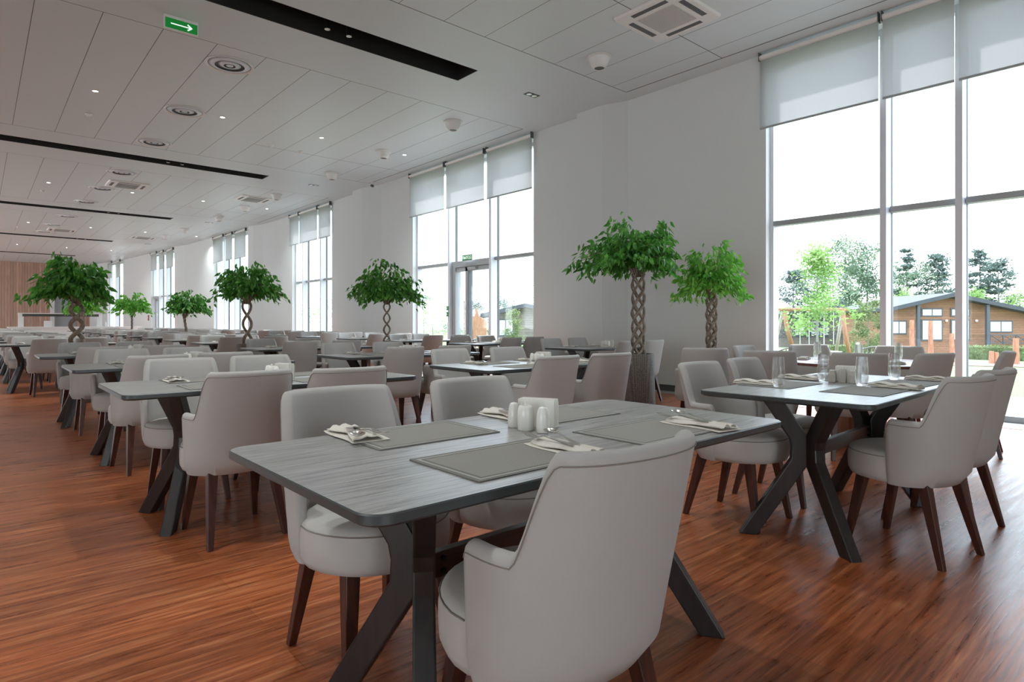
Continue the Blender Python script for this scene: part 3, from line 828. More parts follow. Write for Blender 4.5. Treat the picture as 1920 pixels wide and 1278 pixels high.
# ---- round table by the big window
RC = (6.0, 2.12)
rt = empty('round_table', (RC[0], RC[1], 0)); tag(rt, 'round reddish brown table on a drum pedestal by the big window', 'table')
MB().lathe([(.64, .722), (.655, .725), (.66, .735), (.658, .748), (.65, .75), (0, .75)], 64).build('tabletop', M['roundtop'], rt, smooth=True, auto=40)
m_ = MB().lathe([(.22, 0), (.22, .722)], 40); m_.build('pedestal', M['post'], rt, smooth=True, auto=40)
RCH = [(5.22, 2.62, -62, 'bright flank, back to the aisle'), (5.30, 2.0, -88, 'wide, straight back to the viewer'), (5.68, 1.55, -22, 'half turned, on the near right of the table'),
       (6.36, 1.38, 10, 'seen edge on, beside the window mullion'), (6.75, 2.05, 100, 'facing the room, against the glass'), (6.6, 2.72, 135, 'facing the room, behind the glasses'), (5.95, 2.95, 180, 'turned to the viewer, far side')]
RCH[0] = (5.28, 2.62, -58, RCH[0][3]); RCH[1] = (5.40, 1.98, -52 - 0, RCH[1][3]); RCH[2] = (5.72, 1.66, -20, RCH[2][3])
for x, y, a, d in RCH: place(chair_far, (x, y, 0), R(a), 'beige armchair at the round table, ' + d, 'chair', 'fabric armchairs at the round table')
place(chair_far, (5.33, 3.3, 0), R(-50), 'beige fabric armchair in front of the second potted ficus, seen from behind', 'chair')
for k, (a, d) in enumerate([(150, 'left side'), (200, 'near left side'), (75, 'far side'), (20, 'window side'), (330, 'right side')]):
    a = R(a); x, y = RC[0] + .42 * math.cos(a), RC[1] + .42 * math.sin(a)
    place(P_tumb, (x, y, .7505), 0, 'clear glass tumbler on the round table, %s' % d, 'glass', 'glass tumblers')
    x, y = RC[0] + .45 * math.cos(a + .5), RC[1] + .45 * math.sin(a + .5)
    place(P_fnap, (x, y, .7505), a + .5, 'folded beige napkin on the round table, %s' % d, 'napkin', 'napkins laid at the places')

# ================================================================== ficus trees
def ficus(loc, zr0, ztop, zbot, rx, trunk, nleaf, label, bright=False, pot=(.17, .19, .76), lean=0, seed=1, lsize=.075, ns=None, sr=.018, tr=.045, pitch=.34, lop=(0, 0)):
    rn = random.Random(seed)
    root = empty('potted_ficus', (loc[0], loc[1], 0)); tag(root, label, 'plant')
    r1, r0, hp = pot
    MB().lathe([(r0 - .01, 0), (r0, .01), (r1, hp - .01), (r1 - .004, hp), (r1 - .02, hp), (r1 - .022, hp - .06), (0, hp - .06)], 40).build('planter', M['planter'], root, smooth=True, auto=50)
    MB().lathe([(r1 - .024, hp - .058), (.08, hp - .045), (0, hp - .04)], 24).build('soil', M['soil'], root)
    z0, z1 = hp - .05, zr0
    m_ = MB()
    if trunk == 'lattice':
        for dr in (-1, 1):
            for k in range(4):
                pts = []; rs = []
                for i in range(57):
                    t_ = i / 56; z = z0 + (z1 - z0) * t_; a = dr * 2 * PI * (z - z0) / pitch + 2 * PI * k / 4 + dr * .3
                    q = tr * (1 + .06 * math.sin(z * 31 + k)) + (.006 if dr > 0 else -.004)
                    pts.append((q * math.cos(a) + lean * t_, q * math.sin(a), z)); rs.append(sr * (1.25 - .3 * t_) * (1 + .16 * math.sin(z * 55 + k * 2 + dr)))
                m_.tube(pts, rs, 7)
    elif trunk == 'twist':
        for k in range(2):
            pts = []; rs = []
            for i in range(49):
                t_ = i / 48; z = z0 + (z1 - z0) * t_; a = 2 * PI * (z - z0) / pitch + PI * k + ns
                pts.append((tr * math.cos(a) + lean * t_, tr * math.sin(a), z)); rs.append(sr * (1.15 - .25 * t_))
            m_.tube(pts, rs, 10)
    else:
        for k in range(3):
            pts = []
            for i in range(25):
                t_ = i / 24; z = z0 + (z1 - z0) * t_; a = 2 * PI * z / .4 + 2 * PI * k / 3
                pts.append((.02 * math.cos(a) + lean * t_, .02 * math.sin(a), z))
            m_.tube(pts, .022, 7)
    m_.build('trunk', M['bark'], root, smooth=True)
    br = MB(); lv = MB()
    zc = (ztop + zbot) / 2; tops = Vector((lean, 0, zr0 - .03))
    def leaf(p, d, s):
        d = d.normalized(); side = d.cross(Vector((rn.uniform(-1, 1), rn.uniform(-1, 1), rn.uniform(-.2, 1)))).normalized()
        up = side.cross(d).normalized(); w_ = s * .24
        a0 = p; a1 = p + d * s * .35 + side * w_ - up * s * .03; a2 = p + d * s * .35 - side * w_ - up * s * .03
        c1 = p + d * s * .4 + up * s * .04; b1 = p + d * s * .7 + side * w_ * .7 - up * s * .06; b2 = p + d * s * .7 - side * w_ * .7 - up * s * .06; e = p + d * s * 1.08 - up * s * .12; c2 = p + d * s * .72 + up * s * .0
        lv.add([a0, a1, a2, c1, b1, b2, c2, e], [(0, 1, 3), (0, 3, 2), (1, 4, 6, 3), (3, 6, 5, 2), (4, 7, 6), (6, 7, 5)])
    nb = 95; per = nleaf // nb
    for i in range(nb):
        az = rn.uniform(0, 2 * PI); q = rn.random()
        rr_ = rx * (.35 + .65 * q ** .5) * rn.uniform(.8, 1.08)
        zz = zbot + .12 + (ztop - zbot - .10) * (1 - (rr_ / rx) ** 2.2 * .85) * (rn.random() ** .55)
        end = Vector((rr_ * math.cos(az) + lop[0] * q, rr_ * math.sin(az) + lop[1] * q, zz))
        ctrl = Vector((end.x * .35, end.y * .35, max(zz, zc) + .10 * rn.random()))
        st = tops + Vector((.03 * math.cos(az), .03 * math.sin(az), 0))
        pts = []
        for j in range(9):
            t_ = j / 8; p = st * (1 - t_) ** 2 + ctrl * 2 * t_ * (1 - t_) + end * t_ * t_; pts.append(p)
        if i % 2 == 0: br.tube(pts, [.009 * (1 - .8 * j / 8) for j in range(9)], 5)
        for l in range(per):
            t_ = .3 + .72 * rn.random() ** .8
            k = min(7, int(min(t_, 1) * 8)); base = pts[k].lerp(pts[min(8, k + 1)], min(t_, 1) * 8 - k) + Vector((rn.gauss(0, .038), rn.gauss(0, .038), rn.gauss(0, .03)))
            outw = Vector((base.x, base.y, 0)); outw = outw.normalized() if outw.length > .01 else Vector((1, 0, 0))
            d = outw * rn.uniform(.1, .9) + Vector((rn.uniform(-.6, .6), rn.uniform(-.6, .6), -rn.uniform(.15, 1.3)))
            leaf(base, d, lsize * rn.uniform(.7, 1.15))
    br.build('branches', M['bark'], root, smooth=True)
    me = lv.build('foliage', M['leafb'] if bright else M['leaf'], root, smooth=False)
    return root
ficus((5.36, 4.08), 1.62, 2.30, 1.46, .60, 'lattice', 2700, 'tall potted ficus with lattice trunk in a round woven planter', lop=(-.16, .13), pot=(.165, .185, .765), tr=.062, sr=.0105, pitch=.60, seed=4, lsize=.082)
ficus((6.77, 4.05), 1.42, 2.17, 1.20, .45, 'lattice', 2300, 'potted ficus with lattice trunk standing close to the blank wall', bright=True, pot=(.19, .19, .765), tr=.056, sr=.0105, pitch=.60, seed=9, lsize=.078)
ficus((4.62, 8.15), 1.40, 2.10, 1.24, .56, 'twist', 2300, 'potted ficus with slim twisted trunk before the window with the exit door', seed=15, ns=.6, sr=.013, tr=.045, pitch=.34, lsize=.085)
ficus((3.24, 10.1), 1.42, 2.15, 1.30, .56, 'twist', 2300, 'potted ficus with two wound stems before the third window', seed=23, ns=1.9, sr=.022, tr=.062, pitch=.56, lsize=.09, lean=-.02)
ficus((1.03, 10.3), 1.36, 2.14, 1.24, .49, 'twist', 2300, 'dark potted ficus with thick wound stems before the timber wall', seed=31, lop=(-.10, .08), ns=.9, sr=.027, tr=.070, pitch=.42, lsize=.105)
ficus((4.9, 20.95), 1.25, 2.25, 1.15, .66, 'plain', 2100, 'small looking distant ficus before the fourth window, trunk leaning', seed=37, lsize=.12, lean=-.08)
ficus((4.55, 27.8), 1.35, 2.45, 1.30, .68, 'plain', 2000, 'distant bright ficus before the wall past the fifth window', bright=True, seed=41, lsize=.13)
ficus((3.60, 33.4), 1.50, 2.4, 1.35, .75, 'plain', 2000, 'farthest ficus, half hidden behind the dark ficus', bright=True, seed=43, lsize=.14)

# ================================================================== ceiling fittings
def diffuser(): 
    r_ = empty('ceiling_diffuser')
    MB().lathe([(.33, 0), (.335, -.012), (.325, -.016), (.30, -.006), (.29, 0)], 40).build('rim', M['white'], r_, smooth=True)
    m_ = MB()
    for a, b in ((.285, .20), (.155, .08)): m_.lathe([(a, -.001), (b + .01, -.016), (b, -.018), (b + .004, -.012), (a - .004, .0)], 40)
    m_.lathe([(.045, -.002), (.05, -.014), (.0, -.014)], 24)
    m_.build('rings', M['alu'], r_, smooth=True)
    MB().lathe([(.29, -.0012), (0, -.0013)], 40).build('plenum', M['gasket'], r_)
    return r_
dif = diffuser()
for k, (x, y) in enumerate([(2.79, 9.5), (2.79, 12.1), (2.8, 14.63), (2.74, 18.1), (2.66, 20.6), (2.58, 23.2), (2.42, 26.8), (2.23, 29.5), (2.1, 32)]):
    place(dif, (x, y, ZC - .0005), 0, 'round white ring diffuser in the ceiling, %s from the viewer in its line' % ORD[k], 'air vent', 'round ceiling diffusers')
def cone():
    r_ = empty('cone_nozzle')
    MB().lathe([(.175, 0), (.18, -.01), (.165, -.016)], 32).build('flange', M['white'], r_, smooth=True)
    MB().lathe([(.15, -.012), (.145, -.04), (.115, -.12), (.085, -.165), (.075, -.165), (.07, -.15)], 32).build('cone', M['white'], r_, smooth=True)
    MB().lathe([(.072, -.155), (0, -.15)], 20).build('opening', M['gasket'], r_)
    return r_
cn = cone()
for k, (x, y) in enumerate([(6.67, 5.76), (6.74, 9.42), (6.74, 12.04), (6.77, 14.7), (6.65, 18.2), (6.57, 20.75), (6.5, 23.4), (6.3, 27.3), (6.16, 30.0)]):
    place(cn, (x, y, ZC - .0005), 0, 'white cone shaped air nozzle under the ceiling, %s from the viewer' % ORD[k], 'air vent', 'cone nozzles in a line')
def cassette():
    r_ = empty('ceiling_air_conditioner')
    m_ = MB(); p = rrect(.95, .95, .05, 4); n_ = len(p)
    m_.add([(x, y, 0) for x, y in p] + [(x * .97, y * .97, -.03) for x, y in p], [tuple(range(n_)), tuple(range(n_, 2 * n_))[::-1]] + [(i, (i + 1) % n_, n_ + (i + 1) % n_, n_ + i) for i in range(n_)])
    m_.build('cover', M['white'], r_, smooth=True, auto=30)
    g = MB().box(-.26, .26, -.26, .26, -.034, -.0305); g.build('grille', M['holder'], r_)
    g = MB()
    for k in range(26): g.box(-.25, .25, -.25 + k * .02, -.243 + k * .02, -.036, -.0342)
    g.build('grille_slots', M['alud'], r_)
    for k in range(4):
        a = k * PI / 2; c_, s_ = math.cos(a), math.sin(a)
        q = [(-.25, -.40), (.25, -.40), (.25, -.33), (-.25, -.33)]
        z0_, z1_ = -.0325, -.0305
        pts = [(x * c_ - y * s_, x * s_ + y * c_) for x, y in q]
        MB().prism(pts, z0_, z1_).build('louvre', M['gasket'], r_)
    return r_
ac = cassette()
for (x, y), d in zip([(6.42, 4.45), (3.1, 19.6), (6.35, 19.3), (5.55, 31.3), (2.6, 30.9)], ['nearest, by the big window', 'over the aisle row', 'near the third window', 'over the fifth window', 'far over the aisle row']):
    place(ac, (x, y, ZC - .0005), 0, 'square white ceiling air conditioner, ' + d, 'air conditioner', 'ceiling air conditioners')
def downlight():
    r_ = empty('downlight'); MB().lathe([(.05, 0), (.052, -.005), (.04, -.006), (.04, -.001)], 20).build('trim_ring', M['white'], r_, smooth=True)
    MB().lathe([(.04, -.002), (0, -.0025)], 20).build('lens', M['lamp'], r_); return r_
dl = downlight(); kk = 0
for bi in range(5):
    y = 3.3 + 8.7 * bi
    for x, d in ((-4.4, 'added outermost'), (-2.4, 'added second outer'), (-.5, 'added open floor'), (1.45, 'aisle'), (3.4, 'second'), (5.3, 'third'), (7.25, 'window')):  # outer lines and nearest bay: unseen fittings added to carry fill lamps
        if bi == 0 and x > 5: continue
        place(dl, (x, y, ZC - .0005), 0, 'small lit round downlight, %s line, %s bay of the ceiling' % (d, ORD[bi]), 'light', 'small round downlights')
# downlight lamps; three outer lines and nearest bay are unseen fill, added
for bi in range(5):
    for x in (-4.4, -2.4, -.5, 1.45, 3.4, 5.3, 7.25):
        if bi == 0 and x > 5: continue
        L = bpy.data.lights.new('lamp', 'AREA'); L.shape = 'DISK'; L.size = .075; L.energy = 5; L.color = (.90, .97, .98); L.spread = R(125)
        o = bpy.data.objects.new('lamp', L); C.objects.link(o); o.location = (x, 3.3 + 8.7 * bi, ZC - .012)
def smoke():
    r_ = empty('smoke_detector'); MB().lathe([(.055, 0), (.055, -.012), (.045, -.02), (.03, -.04), (.028, -.048), (0, -.05)], 20).build('body', M['white'], r_, smooth=True, auto=40); return r_
sm_ = smoke()
for (x, y), d in zip([(1.52, 13.4), (5.37, 13.25), (4.71, 13.2), (1.4, 22.0), (5.2, 22.0), (1.2, 31)], ['over the aisle, second bay', 'over the middle, nearest', 'beside the nearest middle one', 'over the aisle, third bay', 'over the middle, third bay', 'over the aisle, fourth bay']):
    place(sm_, (x, y, ZC - .0005), 0, 'white smoke detector on the ceiling, ' + d, 'smoke detector', 'smoke detectors')
def tubelight():
    r_ = empty('black_spotlight')
    MB().lathe([(.038, .39), (.038, .0), (.033, 0), (.033, .03)], 20).build('tube', M['black'], r_, smooth=True, auto=40)
    MB().lathe([(.034, .0), (.036, -.004), (.028, -.004), (.026, .02), (0, .02)], 20).build('reflector', M['white'], r_, smooth=True)
    return r_
tb = tubelight()
for k, y in enumerate(CH[:4]):
    for x, d in ((3.40, 'left one'), (3.70, 'right one')):
        place(tb, (x, y, ZC + .005), 0, 'black tube spotlight in the %s dark ceiling channel, %s of the pair' % (ORD[k], d), 'light', 'tube spotlights in the channels')
def twin():
    r_ = empty('twin_downlight')
    MB().box(-.13, .13, -.065, .065, -.004, 0).build('frame', M['dark'], r_)
    for s_ in (-1, 1): MB().lathe([(.045, -.007), (.04, -.0045), (0, -.0045)], 16, s_ * .06).build('lamp_head', M['chrome'], r_)
    return r_
tw = twin()
for k, (x, y) in enumerate([(6.93, 7.45), (6.97, 16.3), (6.6, 25.0), (6.2, 33.8)]):
    place(tw, (x, y, ZC - .0005), 0, 'black twin square downlight in the plain ceiling strip, %s from the viewer' % ORD[k], 'light', 'twin square downlights')
# exit sign with the arrow
es = empty('exit_sign', (1.91, 8.43, ZC - .17)); tag(es, 'green lit sign box with a white arrow under the ceiling', 'sign')
MB().box(-.19, .19, 0, .05, 0, .17).build('case', M['white'], es)
MB().box(-.18, .18, -.002, 0, .012, .135).build('face', M['signgreen'], es)
ar = MB().box(-.12, .10, -.004, -.0022, .066, .080)
ar.prism_xz([(.125, .073), (.075, .115), (.062, .104), (.098, .073), (.062, .042), (.075, .031)], -.004, -.0022)
ar.build('arrow', M['signwhite'], es)
# exit plate over the door with its word
ep = empty('exit_plate', (8.40, 11.18, 2.53)); tag(ep, 'small exit plate above the glass door', 'sign')
MB().box(-.01, .01, -.19, .19, -.03, .11).build('plate', M['white'], ep)
MB().box(-.0125, -.0102, -.18, .18, -.02, .10).build('face', M['green'], ep)
cu = bpy.data.curves.new('exit_word', 'FONT'); cu.body = 'ВЫХОД'; cu.size = .10; cu.extrude = .0006; cu.align_x = 'CENTER'; cu.align_y = 'CENTER'
to = bpy.data.objects.new('exit_word_curve', cu)
C.objects.link(to); me = bpy.data.meshes.new_from_object(to.evaluated_get(bpy.context.evaluated_depsgraph_get())); C.objects.unlink(to); bpy.data.objects.remove(to)
me.name = 'lettering'; me.materials.clear(); me.materials.append(M['signwhite'])
lo = bpy.data.objects.new('lettering', me); C.objects.link(lo); lo.parent = ep; lo.location = (-.0135, 0, .04); lo.rotation_euler = (PI / 2, 0, -PI / 2); lo.scale = (.9, .95, 1)
# call boxes beside the door
for z, nm, lb in ((1.38, 'door_release_box', 'small green and white door release box beside the glass door, upper one'), (1.24, 'door_release_box', 'small green door release box beside the glass door, lower one')):
    b_ = empty(nm, (8.36, 11.9, z)); tag(b_, lb, 'call point')
    MB().box(-.02, .0, -.035, .035, 0, .10).build('case', M['green'], b_, bevel=.004)
    MB().box(-.023, -.0202, -.018, .018, .03, .07).build('button', M['white'], b_)
b_ = empty('fire_call_box', (wx(38.6) - .001, 38.6, 1.2)); tag(b_, 'small red fire call box by the far glass door', 'call point')
MB().box(-.03, 0, -.09, .09, 0, .3).build('case', M['red'], b_); MB().box(-.033, -.0302, -.04, .04, .1, .2).build('window_plate', M['white'], b_)
# security camera by the second pilaster
b_ = empty('security_camera', (8.0, 14.9, ZC - .0005)); tag(b_, 'small dark bullet camera under the ceiling by a pilaster', 'camera')
MB().lathe([(.03, 0), (.03, -.02), (.012, -.03), (.012, -.07)], 12).build('mount', M['white'], b_)
MB().tube([(.04, .03, -.10), (-.06, -.09, -.12)], .035, 12).build('body', M['gasket'], b_, smooth=True)

# ================================================================== far end: buffet counter
bc = empty('buffet_counter', (2.8, 37.0, 0)); tag(bc, 'white buffet counter with a glass guard before the timber wall', 'counter')
MB().box(-1.7, 3.6, -.4, .4, 0, .83).build('body', M['white'], bc)
MB().box(-1.75, 3.65, -.45, .45, .83, .89).build('worktop', M['white'], bc)
for x in (-1.25, 1.85): MB().box(x - .1, x + .1, -.1, .1, .89, 1.52).build('post', M['white'], bc)
MB().box(-1.35, 1.95, -.3, .3, 1.50, 1.54).build('guard_shelf', M['white'], bc)
MB().box(-1.2, 1.8, -.12, -.1, 1.38, 1.50).build('guard_glass', M['trim'], bc)
st_ = MB().box(-.16, .16, -.02, .02, 0, .28).build('menu_card'  , M['white'], loc=(2.55, 36.75, .8905)); tag(st_, 'white card standing on the buffet counter', 'card')
st_ = MB().lathe([(.03, 0), (.03, .2), (.012, .24), (.012, .3), (0, .3)], 12).build('bottle', M['white'], loc=(4.9, 36.9, .8905)); tag(st_, 'white bottle standing on the buffet counter', 'bottle')

# ================================================================== outdoors
def gz(x, y): return -.13 - .028 * max(0, (x - 8.7) * .9 + max(0, y - 10) * .1) if x > 8.7 else -.13
struct(MB().add([(8.65, -20, -.13), (13, -20, -.14), (13, 70, -.14), (8.65, 70, -.13), (8.65, -20, -.5), (13, -20, -.5), (13, 70, -.5), (8.65, 70, -.5)],
       [(0, 1, 2, 3), (4, 7, 6, 5), (0, 4, 5, 1), (1, 5, 6, 2), (2, 6, 7, 3), (3, 7, 4, 0)]).build('trim_10', M['paving']))
mb = MB(); NX, NY = 14, 14; gv = []
for i in range(NX + 1):
    for j in range(NY + 1):
        x = 13 + 150 * (i / NX) ** 1.6; y = -60 + 260 * j / NY
        gv.append((x, y, -.14 - .030 * min(60, x - 13)))
gf = [(i * (NY + 1) + j, (i + 1) * (NY + 1) + j, (i + 1) * (NY + 1) + j + 1, i * (NY + 1) + j + 1) for i in range(NX) for j in range(NY)]
lw = mb.add(gv, gf).build('lawn', M['grass']); tag(lw, 'green lawn sloping away outside the windows', 'grass', kind='stuff')
def at(u, t):   # ground point seen at pixel column u, depth t
    a = (u - 960) / FPX; s, c = math.sin(YAW), math.cos(YAW)
    return t * (s + a * c), t * (c - a * s)
def gnd(x): return -.14 - .030 * min(60, max(0, x - 13))
def ppos(u, t): x, y = at(u, t); return x, y, gnd(x)
def tree(u, t, ztop, wid, kind, label, seed, name='tree', group=None, zlow=None):
    rn = random.Random(seed); x, y, g = ppos(u, t); h = ztop - g
    r_ = empty(name, (x, y, g)); tag(r_, label, 'tree', group)
    MB().tube([(0, 0, -.2), (.02 * h * rn.uniform(-1, 1), 0, h * .5), (.02 * h, .01 * h, h * .95)], [h * .012, h * .009, h * .002], 7).build('trunk', M['trunkout'], r_)
    lv = MB(); mat = {'birch': M['tree1'], 'pine': M['tree2'], 'young': M['tree3'], 'bush': M['bush']}[kind]
    n_ = {'birch': 3000, 'pine': 3000, 'young': 2000, 'bush': 3600}[kind]; cl = []
    for k in range({'birch': 45, 'pine': 60, 'young': 40, 'bush': 70}[kind]):
        v_ = rn.random()
        if kind == 'pine': zz = h * (.2 + .78 * v_); rad = wid / 2 * (1.05 - v_) ** .8
        elif kind == 'birch': zz = h * (.35 + .63 * v_); rad = wid / 2 * math.sin(PI * (.12 + .85 * v_)) ** .7
        elif kind == 'young': zz = h * (.3 + .68 * v_); rad = wid / 2 * (1.05 - v_) ** .6 * (.6 + .4 * math.sin(PI * min(1, v_ * 3)))
        else: zz = h * (.03 + .92 * v_); rad = wid / 2 * (1 - .5 * v_ ** 2)
        a = rn.uniform(0, 2 * PI); q = rad * rn.random() ** .4
        cl.append(Vector((q * math.cos(a), q * math.sin(a), zz)))
    s_ = h * {'birch': .014, 'pine': .016, 'young': .018, 'bush': .019}[kind]
    for k in range(n_):
        c_ = rn.choice(cl); sp = wid * (.075 if kind != 'pine' else .06)
        p = c_ + Vector((rn.gauss(0, sp), rn.gauss(0, sp), rn.gauss(0, sp * (.9 if kind != 'pine' else .35))))
        d = Vector((rn.gauss(0, 1), rn.gauss(0, 1), rn.gauss(0, .6))).normalized(); e = d.cross(Vector((rn.gauss(0, 1), rn.gauss(0, 1), rn.gauss(0, 1)))).normalized()
        lv.add([p - d * s_, p + e * s_ * .6, p + d * s_, p - e * s_ * .6], [(0, 1, 2, 3)])
    lv.build('foliage', mat, r_)
    return r_
G = 'trees beyond the wooden houses'
def zt(v, t): return 1.1 + (HOR - v) * t / FPX
for u, t, v, wd, kd, lb in [
    (1488, 78, 500, 8, 'pine', 'dark conifer at the window edge behind the young maple'),
    (1545, 75, 505, 8, 'birch', 'broad bluish tree behind the swing frame'),
    (1585, 95, 449, 8, 'birch', 'tall slim birch, left of the pair above the grey house'),
    (1627, 95, 456, 8.5, 'birch', 'tall slim birch, right of the pair above the grey house'),
    (1572, 85, 556, 4, 'pine', 'small dark spruce tip above the grey house roof'),
    (1700, 90, 463, 5, 'pine', 'tallest thin pine left behind the timber house'),
    (1722, 88, 495, 7, 'birch', 'brownish round tree behind the timber house'),
    (1758, 88, 475, 7, 'pine', 'bluish pine behind the ridge of the timber house'),
    (1838, 92, 462, 6, 'pine', 'bent pine with a tufted top right of the ridge'),
    (1872, 88, 480, 8, 'pine', 'wide dark pine right of the timber house ridge'),
    (1908, 80, 545, 8, 'young', 'bright green tree at the picture edge behind the roof'),
    (1700, 80, 545, 7, 'young', 'pale green tree touching the timber house roof, left'),
    (1830, 80, 545, 6, 'young', 'pale green tree touching the timber house roof, right'),
    (795, 60, 555, 8, 'pine', 'dark conifer seen through the first pane left of the exit door'),
    (812, 45, 565, 6, 'young', 'pale green young tree seen left of the exit door'),
    (885, 75, 560, 8, 'pine', 'distant conifer seen through the exit door'),
    (945, 70, 555, 8, 'pine', 'dark tree right of the exit door'),
    (978, 65, 540, 9, 'birch', 'leafy tree above the grey roof right of the exit door'),
    (600, 70, 560, 9, 'young', 'pale tree seen through the third window'),
    (583, 60, 585, 9, 'young', 'low green tree seen through the third window'),
    (445, 90, 575, 12, 'young', 'pale tree seen through the fourth window')]:
    tree(u, t, zt(v, t), wd, kd, lb, int(u * 7 + t), group=G)
tree(1532, 24, zt(468, 24), 3.0, 'young', 'young maple with a thin trunk just behind the swing frame', 5)
tree(1628, 34, zt(560, 34), 1.75, 'bush', 'tall shaggy evergreen bush beside the window mullion', 8, name='bush')
tree(963, 30, zt(578, 30), 1.1, 'bush', 'rounded thuja bush seen right of the exit door', 9, name='bush')
def hedge(u0, u1, t0, t1, h, label, name='hedge', seed=2):
    rn = random.Random(seed); x0, y0, g = ppos(u0, t0); x1, y1, g1 = ppos(u1, t1)
    g = (g + g1) / 2
    L = math.hypot(x1 - x0, y1 - y0); r_ = empty(name, ((x0 + x1) / 2, (y0 + y1) / 2, g), math.atan2(y1 - y0, x1 - x0)); tag(r_, label, 'hedge')
    MB().box(-L / 2, L / 2, -.35, .35, -.3, h * .88).build('core', M['bush'], r_)
    lv = MB()
    for k in range(1800):
        p = Vector((rn.uniform(-L / 2, L / 2), rn.choice((-.36, .36, rn.uniform(-.36, .36))), rn.uniform(0, h))) + Vector((0, rn.gauss(0, .05), 0)); s_ = .07
        d = Vector((rn.gauss(0, 1), rn.gauss(0, 1), rn.gauss(0, 1))).normalized(); e = d.cross(Vector((rn.gauss(0, 1), rn.gauss(0, 1), rn.gauss(0, 1)))).normalized()
        lv.add([p - d * s_, p + e * s_ * .6, p + d * s_, p - e * s_ * .6], [(0, 1, 2, 3)])
    lv.build('foliage', M['bush'], r_); return r_
hedge(1815, 1960, 36, 34, .85, 'clipped hedge before the right wing of the timber house')
hedge(1500, 1600, 44, 46, .6, 'low planting before the grey house', 'shrub_border', 4)
# houses -----------------------------------------------------------
def house(u, t, W, ze, zr, zf, depth, rotz, mat, label, wins, ridge_off=0, zel=None, posts=(), lights=(), rail=None):
    """gabled front facing the windows; local x runs along the front, z from the floor level zf"""
    x, y = at(u, t); r_ = empty('wooden_house', (x, y, zf), rotz); tag(r_, label, 'house')
    e, rd = ze - zf, zr - zf; el = e if zel is None else zel - zf
    MB().prism_xz([(-W / 2, -1.5), (W / 2, -1.5), (W / 2, e), (ridge_off, rd), (-W / 2, el)], 0, depth).build('walls', mat, r_)
    s_ = .7; sr_ = (rd - e) / (W / 2 - ridge_off); sl = (rd - el) / (W / 2 + ridge_off)
    rm = MB()
    rm.prism_xz([(-W / 2 - s_, el - s_ * sl), (ridge_off, rd), (W / 2 + s_, e - s_ * sr_), (W / 2 + s_, e - s_ * sr_ + .35), (ridge_off, rd + .38), (-W / 2 - s_, el - s_ * sl + .35)], -1.2, depth + .5)
    rm.build('roof', M['roof'], r_)
    for (a, b, z0, z1) in wins:
        f = MB().box(a - .13, b + .13, -.08, 0, z0 - .13, z1 + .13).build('window', M['hframe'], r_)
        mid = (a + b) / 2
        m_ = MB().box(a, mid - .05, -.1, -.082, z0, z1).box(mid + .05, b, -.1, -.082, z0, z1)
        pn = m_.build('pane', M['curtain'], f)
    for p in posts: MB().box(p - .14, p + .14, -1.0, -.75, -1.0, rd - (sr_ * (p - ridge_off) if p > ridge_off else sl * (ridge_off - p)) - .03).build('post', M['hframe'], r_)
    for p, z in lights: MB().lathe([(.0, z - .13), (.1, z - .08), (.13, z), (.1, z + .08), (0, z + .13)], 12, p, -.14).build('wall_lamp', M['white'], r_, smooth=True)
    if rail:
        m_ = MB().box(rail[0], rail[1], -1.0, -.92, .85, .95).box(rail[0], rail[1], -1.0, -.92, .1, .17)
        k = rail[0]
        while k < rail[1] - .5:
            for (xa, xb) in ((k, k + 1.2), (k + 1.2, k)):
                m_.tube([(xa, -.96, .12), (xb, -.96, .9)], .035, 5)
            m_.box(k - .04, k + .04, -1.0, -.92, 0, .95); k += 1.2
        m_.build('railing', M['hframe'], r_)
    return r_
TH = 58.
cm = Vector((math.sin(YAW), math.cos(YAW), 0))
rz = -YAW
k_ = TH / FPX
def hx(u): return (u - 1820) * k_
def hz(v, zf): return 1.1 + (HOR - v) * k_ - zf
zf = 1.1 + (HOR - 645) * k_
house(1820, TH, (1975 - 1668) * k_, 1.1 + (HOR - 599) * k_, 1.1 + (HOR - 557) * k_, zf, 8, rz - .0, M['clad'], 'timber clad house with a low gabled grey roof outside the big window',
      [(hx(1729), hx(1764), hz(591, zf), hz(580, zf)), (hx(1784), hx(1815), hz(591, zf), hz(580, zf)), (hx(1729), hx(1764), hz(636, zf), hz(601, zf)), (hx(1784), hx(1815), hz(636, zf), hz(601, zf)),
       (hx(1856), hx(1895), hz(621, zf), hz(603, zf)), (hx(1672), hx(1697), hz(624, zf), hz(603, zf))],
      posts=(hx(1710), hx(1838)), lights=[(hx(1719), hz(601, zf)), (hx(1773), hz(601, zf)), (hx(1829), hz(601, zf))], rail=(hx(1842), hx(1940)), ridge_off=hx(1772), zel=1.1 + (HOR - 581) * k_)
zf2 = 1.1 + (HOR - 634) * .066
house(1545, 76, 210 * .066, 1.1 + (HOR - 596) * .066, 1.1 + (HOR - 576) * .066, zf2, 8, rz, M['clad2'], 'grey timber house with dark glazed doors behind the swing frame',
      [(1.9 - 3.5, 3.9 - 3.5, .4, 2.1), (-3.6, -2.4, .4, 2.1), (-3.6, -2.4, 2.6, 3.2), (1.9 - 3.5, 3.9 - 3.5, 2.6, 3.2), (3.2, 4.6, .6, 1.9)], rail=(-6, 4.5))
zf3 = 1.1 + (HOR - 640) * .05
house(985, 58, 140 * .05, 1.1 + (HOR - 592) * .05, 1.1 + (HOR - 576) * .05, zf3, 8, rz, M['clad2'], 'grey timber house seen right of the exit door', [(-2.5, -1.2, .6, 2.0), (1.0, 2.3, .6, 2.0)])
